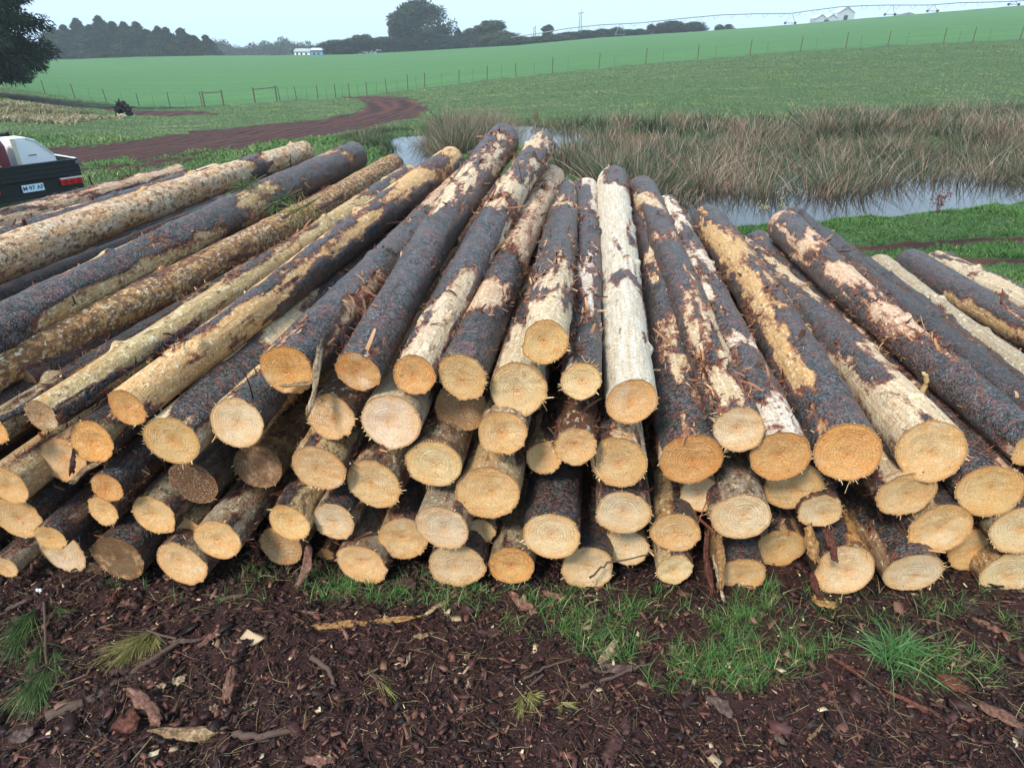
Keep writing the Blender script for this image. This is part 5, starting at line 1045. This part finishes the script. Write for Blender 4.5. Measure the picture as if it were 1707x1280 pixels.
B_('bark_slab', (330, 1082), (365, 1058), 11, 'pink', 'dull pink leaf-shaped bark right of the pale grey piece', 'bark')
B_('bark_slab', (1175, 1166), (1220, 1196), 24, 'grey', 'grey bark slab in bare soil below the right grass patch', 'bark')
B_('bark_slab', (1290, 1230), (1320, 1262), 14, 'grey', 'grey weathered bark bit near the bottom edge on the right', 'bark')
B_('bark_slab', (510, 1272), (560, 1276), 16, 'pink', 'flat pink bark on the bottom edge left of centre', 'bark')
B_('bark_slab', (1560, 1130), (1612, 1156), 22, 'red', 'reddish bark slab beside the coarse grass tuft', 'bark')
B_('bark_slab', (20, 1240), (60, 1218), 24, 'grey', 'grey bark chunk in the lower left corner', 'bark')
B_('wood_chip', (862, 1012), (876, 998), 9, 'cream', 'small cream chip standing in the grass above the diagonal ridged slab', 'chip')
B_('wood_chip', (690, 1066), (722, 1058), 9, 'tan', 'yellow chip with stringy fibres below the right tail of the strip', 'chip')
B_('wood_chip', (778, 1150), (786, 1134), 8, 'cream', 'oval cream chip in the centre of the bare soil', 'chip')
B_('wood_chip', (776, 1106), (780, 1094), 7, 'tan', 'small yellowish chip above the oval cream one', 'chip')
B_('wood_chip', (290, 1138), (310, 1134), 13, 'cream', 'pale yellow square chip in the left mulch, right of two', 'chip', .1, thick=.006)
B_('wood_chip', (262, 1150), (278, 1144), 9, 'cream', 'pale chip with a torn side, left of the square one', 'chip', .1)
B_('wood_chip', (350, 1184), (366, 1182), 9, 'tan', 'dull yellow chip below the pointed pink bark leaf', 'chip', .1)
B_('wood_chip', (676, 1116), (684, 1094), 5, 'cream', 'thin cream sliver left of the centre of bare soil', 'chip')
B_('wood_chip', (666, 1198), (676, 1216), 7, 'cream', 'pale forked sliver below the thin cream one', 'chip')
B_('wood_chip', (1345, 1238), (1370, 1212), 6, 'tan', 'straw-coloured sliver on the soil at the lower right', 'chip')
B_('wood_chip', (486, 1160), (504, 1168), 12, 'grey', 'crumpled whitish scrap in the mulch left of centre', 'scrap', .8)
M_TWIG = plain('twig_bark', (.085, .052, .042), .85, sc=30)
def stick(name, pts, wpx, label, mat=None, Ys=None, cat='stick'):
    P = [hit(*p)+(0, 0, .014) if Ys is None else at_y(*p, Ys[i]) for i, p in enumerate(pts)]
    Pd = []; 
    for a, b in zip(P[:-1], P[1:]):
        for f in np.linspace(0, 1, 6)[:-1]: Pd.append(a+(b-a)*f+rng.normal(size=3)*.0022)
    Pd.append(P[-1]); c0 = P[0]; r0 = wpx*depth(P[0])/F_PX/2; rr_ = [r0*(1-.45*i/len(Pd))*rng.uniform(.88, 1.15) for i in range(len(Pd))]
    o = MB().tube([p-c0 for p in Pd], rr_, 8).build(name, mat or M_TWIG, smooth=True); o.location = c0; return tag(o, label, cat)
stick('fallen_stick', [(80, 1198), (150, 1172), (185, 1150), (232, 1120), (306, 1068)], 18, 'thick dark stick sloping up from the lower left under the needle sprays')
stick('fallen_stick', [(390, 1228), (430, 1232), (480, 1222), (556, 1212)], 13, 'dark root-like stick continuing right of the thick peeled one')
stick('fallen_stick', [(872, 1136), (905, 1118), (962, 1098)], 5, 'thin pale-tipped twig sloping up right of the bare soil centre')
stick('fallen_stick', [(965, 1150), (1010, 1136), (1050, 1120), (1088, 1108)], 7, 'bent grey-brown stick under the grey-brown bark plank')
stick('fallen_stick', [(985, 1158), (988, 1210), (984, 1276)], 6, 'thin straight stick running down to the bottom edge, right of centre')
stick('fallen_stick', [(2, 1026), (40, 1008), (55, 1002)], 8, 'short twig at the left edge below the lowest logs')
stick('fallen_stick', [(350, 1010), (400, 998), (446, 988)], 10, 'brown stick in front of the first grass on the left')
stick('fallen_stick', [(520, 1100), (548, 1118), (560, 1150)], 10, 'curved brown root poking out left of the long strip')
stick('fallen_stick', [(1560, 1020), (1564, 1088)], 6, 'dark straight twig pointing down at the right, above the coarse tuft')
stick('fallen_stick', [(1384, 1160), (1412, 1220)], 5, 'thin dark twig on bare soil below the coarse tuft')
stick('fallen_stick', [(1280, 1136), (1340, 1136), (1384, 1120)], 4, 'long arching thin twig along the lower edge of the right grass')
stick('leaning_twig', [(984, 962), (1012, 938), (1082, 924)], 4, 'thin dark twig resting on the low almond-shaped end', Ys=[2.04, 2.04, 2.06])
stick('branch_stub', [(1531, 664), (1546, 636), (1540, 620)], 10, 'pale broken branch stub standing on the shredded log at the right', plain('stub_wood', (.55, .38, .18), .8), Ys=[2.75, 2.74, 2.74], cat='branch stub')
stick('iron_rod', [(1669, 506), (1671, 482)], 4, 'rusty rod sticking up from the blue-black log at the right', plain('rust', (.16, .055, .03), .8), Ys=[3.9, 3.9], cat='rod')
# needle branches
def pine_branch(name, stem, sprays, mat, label, nl=(.05, .10), cnt=150, ws=.0013):
    P = [hit(*p)+(0, 0, .02) for p in stem]; c0 = P[0]; e = empty(name, c0); tag(e, label, 'pine branch')
    r_ = 4.5*depth(c0)/F_PX/2; MB().tube([p-c0+(0, 0, .008*math.sin(i)) for i, p in enumerate(P)], [r_*(1-.12*i) for i in range(len(P))], 7).build('stem', M_TWIG, e)
    parts = []
    for (a, b, m) in sprays:
        A, B = hit(*a)+(0, 0, .02), hit(*b)+(0, 0, .03); n = int(cnt*m); f = rng.random(n)**1.2; d = unit(B-A); base = A+(B-A)*f[:, None]*.55; Lb = np.linalg.norm(B-A)*.55+.02
        D = unit(d + rng.normal(size=(n, 3))*np.array([.32, .32, .22])+np.array([0, 0, .12]))*(Lb*rng.uniform(.6, 1.1, (n, 1))); Bd = np.array([[0, 0, -.35]])*Lb*rng.random((n, 1))
        parts.append(ribbons(base-c0, D, Bd, ws*rng.uniform(.8, 1.4, n), 3, tip=.3))
    v, q, a = join(parts); obj('needles', mesh_np('needles', v, q, None, a), mat, e); return e
M_NG = blade('green_needles', [(0, (.02, .05, .022)), (.5, (.06, .12, .040)), (1, (.20, .26, .09))], .45)
M_NY = blade('yellow_needles', [(0, (.10, .10, .03)), (.6, (.26, .24, .08)), (1, (.42, .38, .16))], .5)
pine_branch('pine_branch', [(76, 1010), (79, 1050), (80, 1100), (82, 1118)], [((62, 1020), (10, 1075), 1.4), ((60, 1030), (2, 1130), 1.2), ((80, 1118), (58, 1196), 2.2), ((82, 1110), (20, 1200), 1.0), ((92, 1085), (108, 1150), .7), ((74, 1075), (50, 1130), .8), ((95, 1015), (105, 1040), .5)], M_NG, 'green pine branch with drooping needle sprays at the lower left', cnt=150)
pine_branch('pine_branch', [(296, 1070), (270, 1066), (248, 1058)], [((258, 1058), (160, 1118), 1.6), ((240, 1066), (200, 1124), 1.2), ((252, 1070), (238, 1108), .8), ((262, 1062), (262, 1100), .5)], M_NY, 'yellowing needle spray fanned out beside the thick dark stick', cnt=220)
pine_branch('pine_branch', [(905, 1130), (884, 1150)], [((870, 1162), (864, 1200), .8), ((884, 1158), (886, 1190), .6), ((880, 1160), (900, 1172), .4)], M_NY, 'small yellow-green needle tuft at the foot of the thin pale-tipped twig', cnt=120, ws=.0016)
pine_branch('pine_branch', [(945, 1160), (940, 1172)], [((935, 1176), (958, 1186), .5), ((938, 1178), (930, 1194), .4)], M_NY, 'frosty small needle tuft right of the yellow-green one', cnt=110)
pine_branch('pine_branch', [(612, 1126), (630, 1140)], [((622, 1128), (662, 1172), .8)], M_NY, 'ochre needle wisp left of the centre of bare soil', cnt=70)
# forked needles and twigs caught on the left logs
def spray_at(px, py, z, label, green=True):
    P = at_z(px, py, z); e = empty('pine_sprig', P); tag(e, label, 'pine sprig'); n = 160
    MB().tube([(0, 0, 0), (.12, .10, .05), (.22, .2, .10)], [.010, .008, .005], 6).build('stem', M_TWIG, e)
    D = unit(rng.normal(size=(n, 3))+np.array([-.3, -.5, .3]))*rng.uniform(.07, .16, (n, 1)); v, q, a = ribbons(np.array([[.05, .03, .02]])+rng.random((n, 1))*np.array([[.12, .10, .05]]), D, D*0-np.array([[0, 0, .03]]), np.full(n, .003), 2, tip=.4)
    obj('needles', mesh_np('needles', v, q, None, a), M_NG if green else M_NY, e)
spray_at(384, 322, 1.02, 'green needle sprig caught on the thick pale log')
spray_at(438, 350, 1.02, 'needle sprig lying across the blackish-barked log')
spray_at(470, 364, .98, 'faded sprig between the blackish log and the mottled one', False)
# white marker tabs on the broken branch at the left
o = MB().box((0, 0, .05), (.016, .010, .022)).box((.022, 0, .05), (.016, .010, .022)).tube([(.01, 0, -.01), (.01, 0, .04)], .003, 6).build('white_tabs', M_WHITE); o.scale = (.6, .6, .6); o.location = hit(66, 992); tag(o, 'pair of tiny white tabs on a peg in the mulch at the lower left', 'peg')
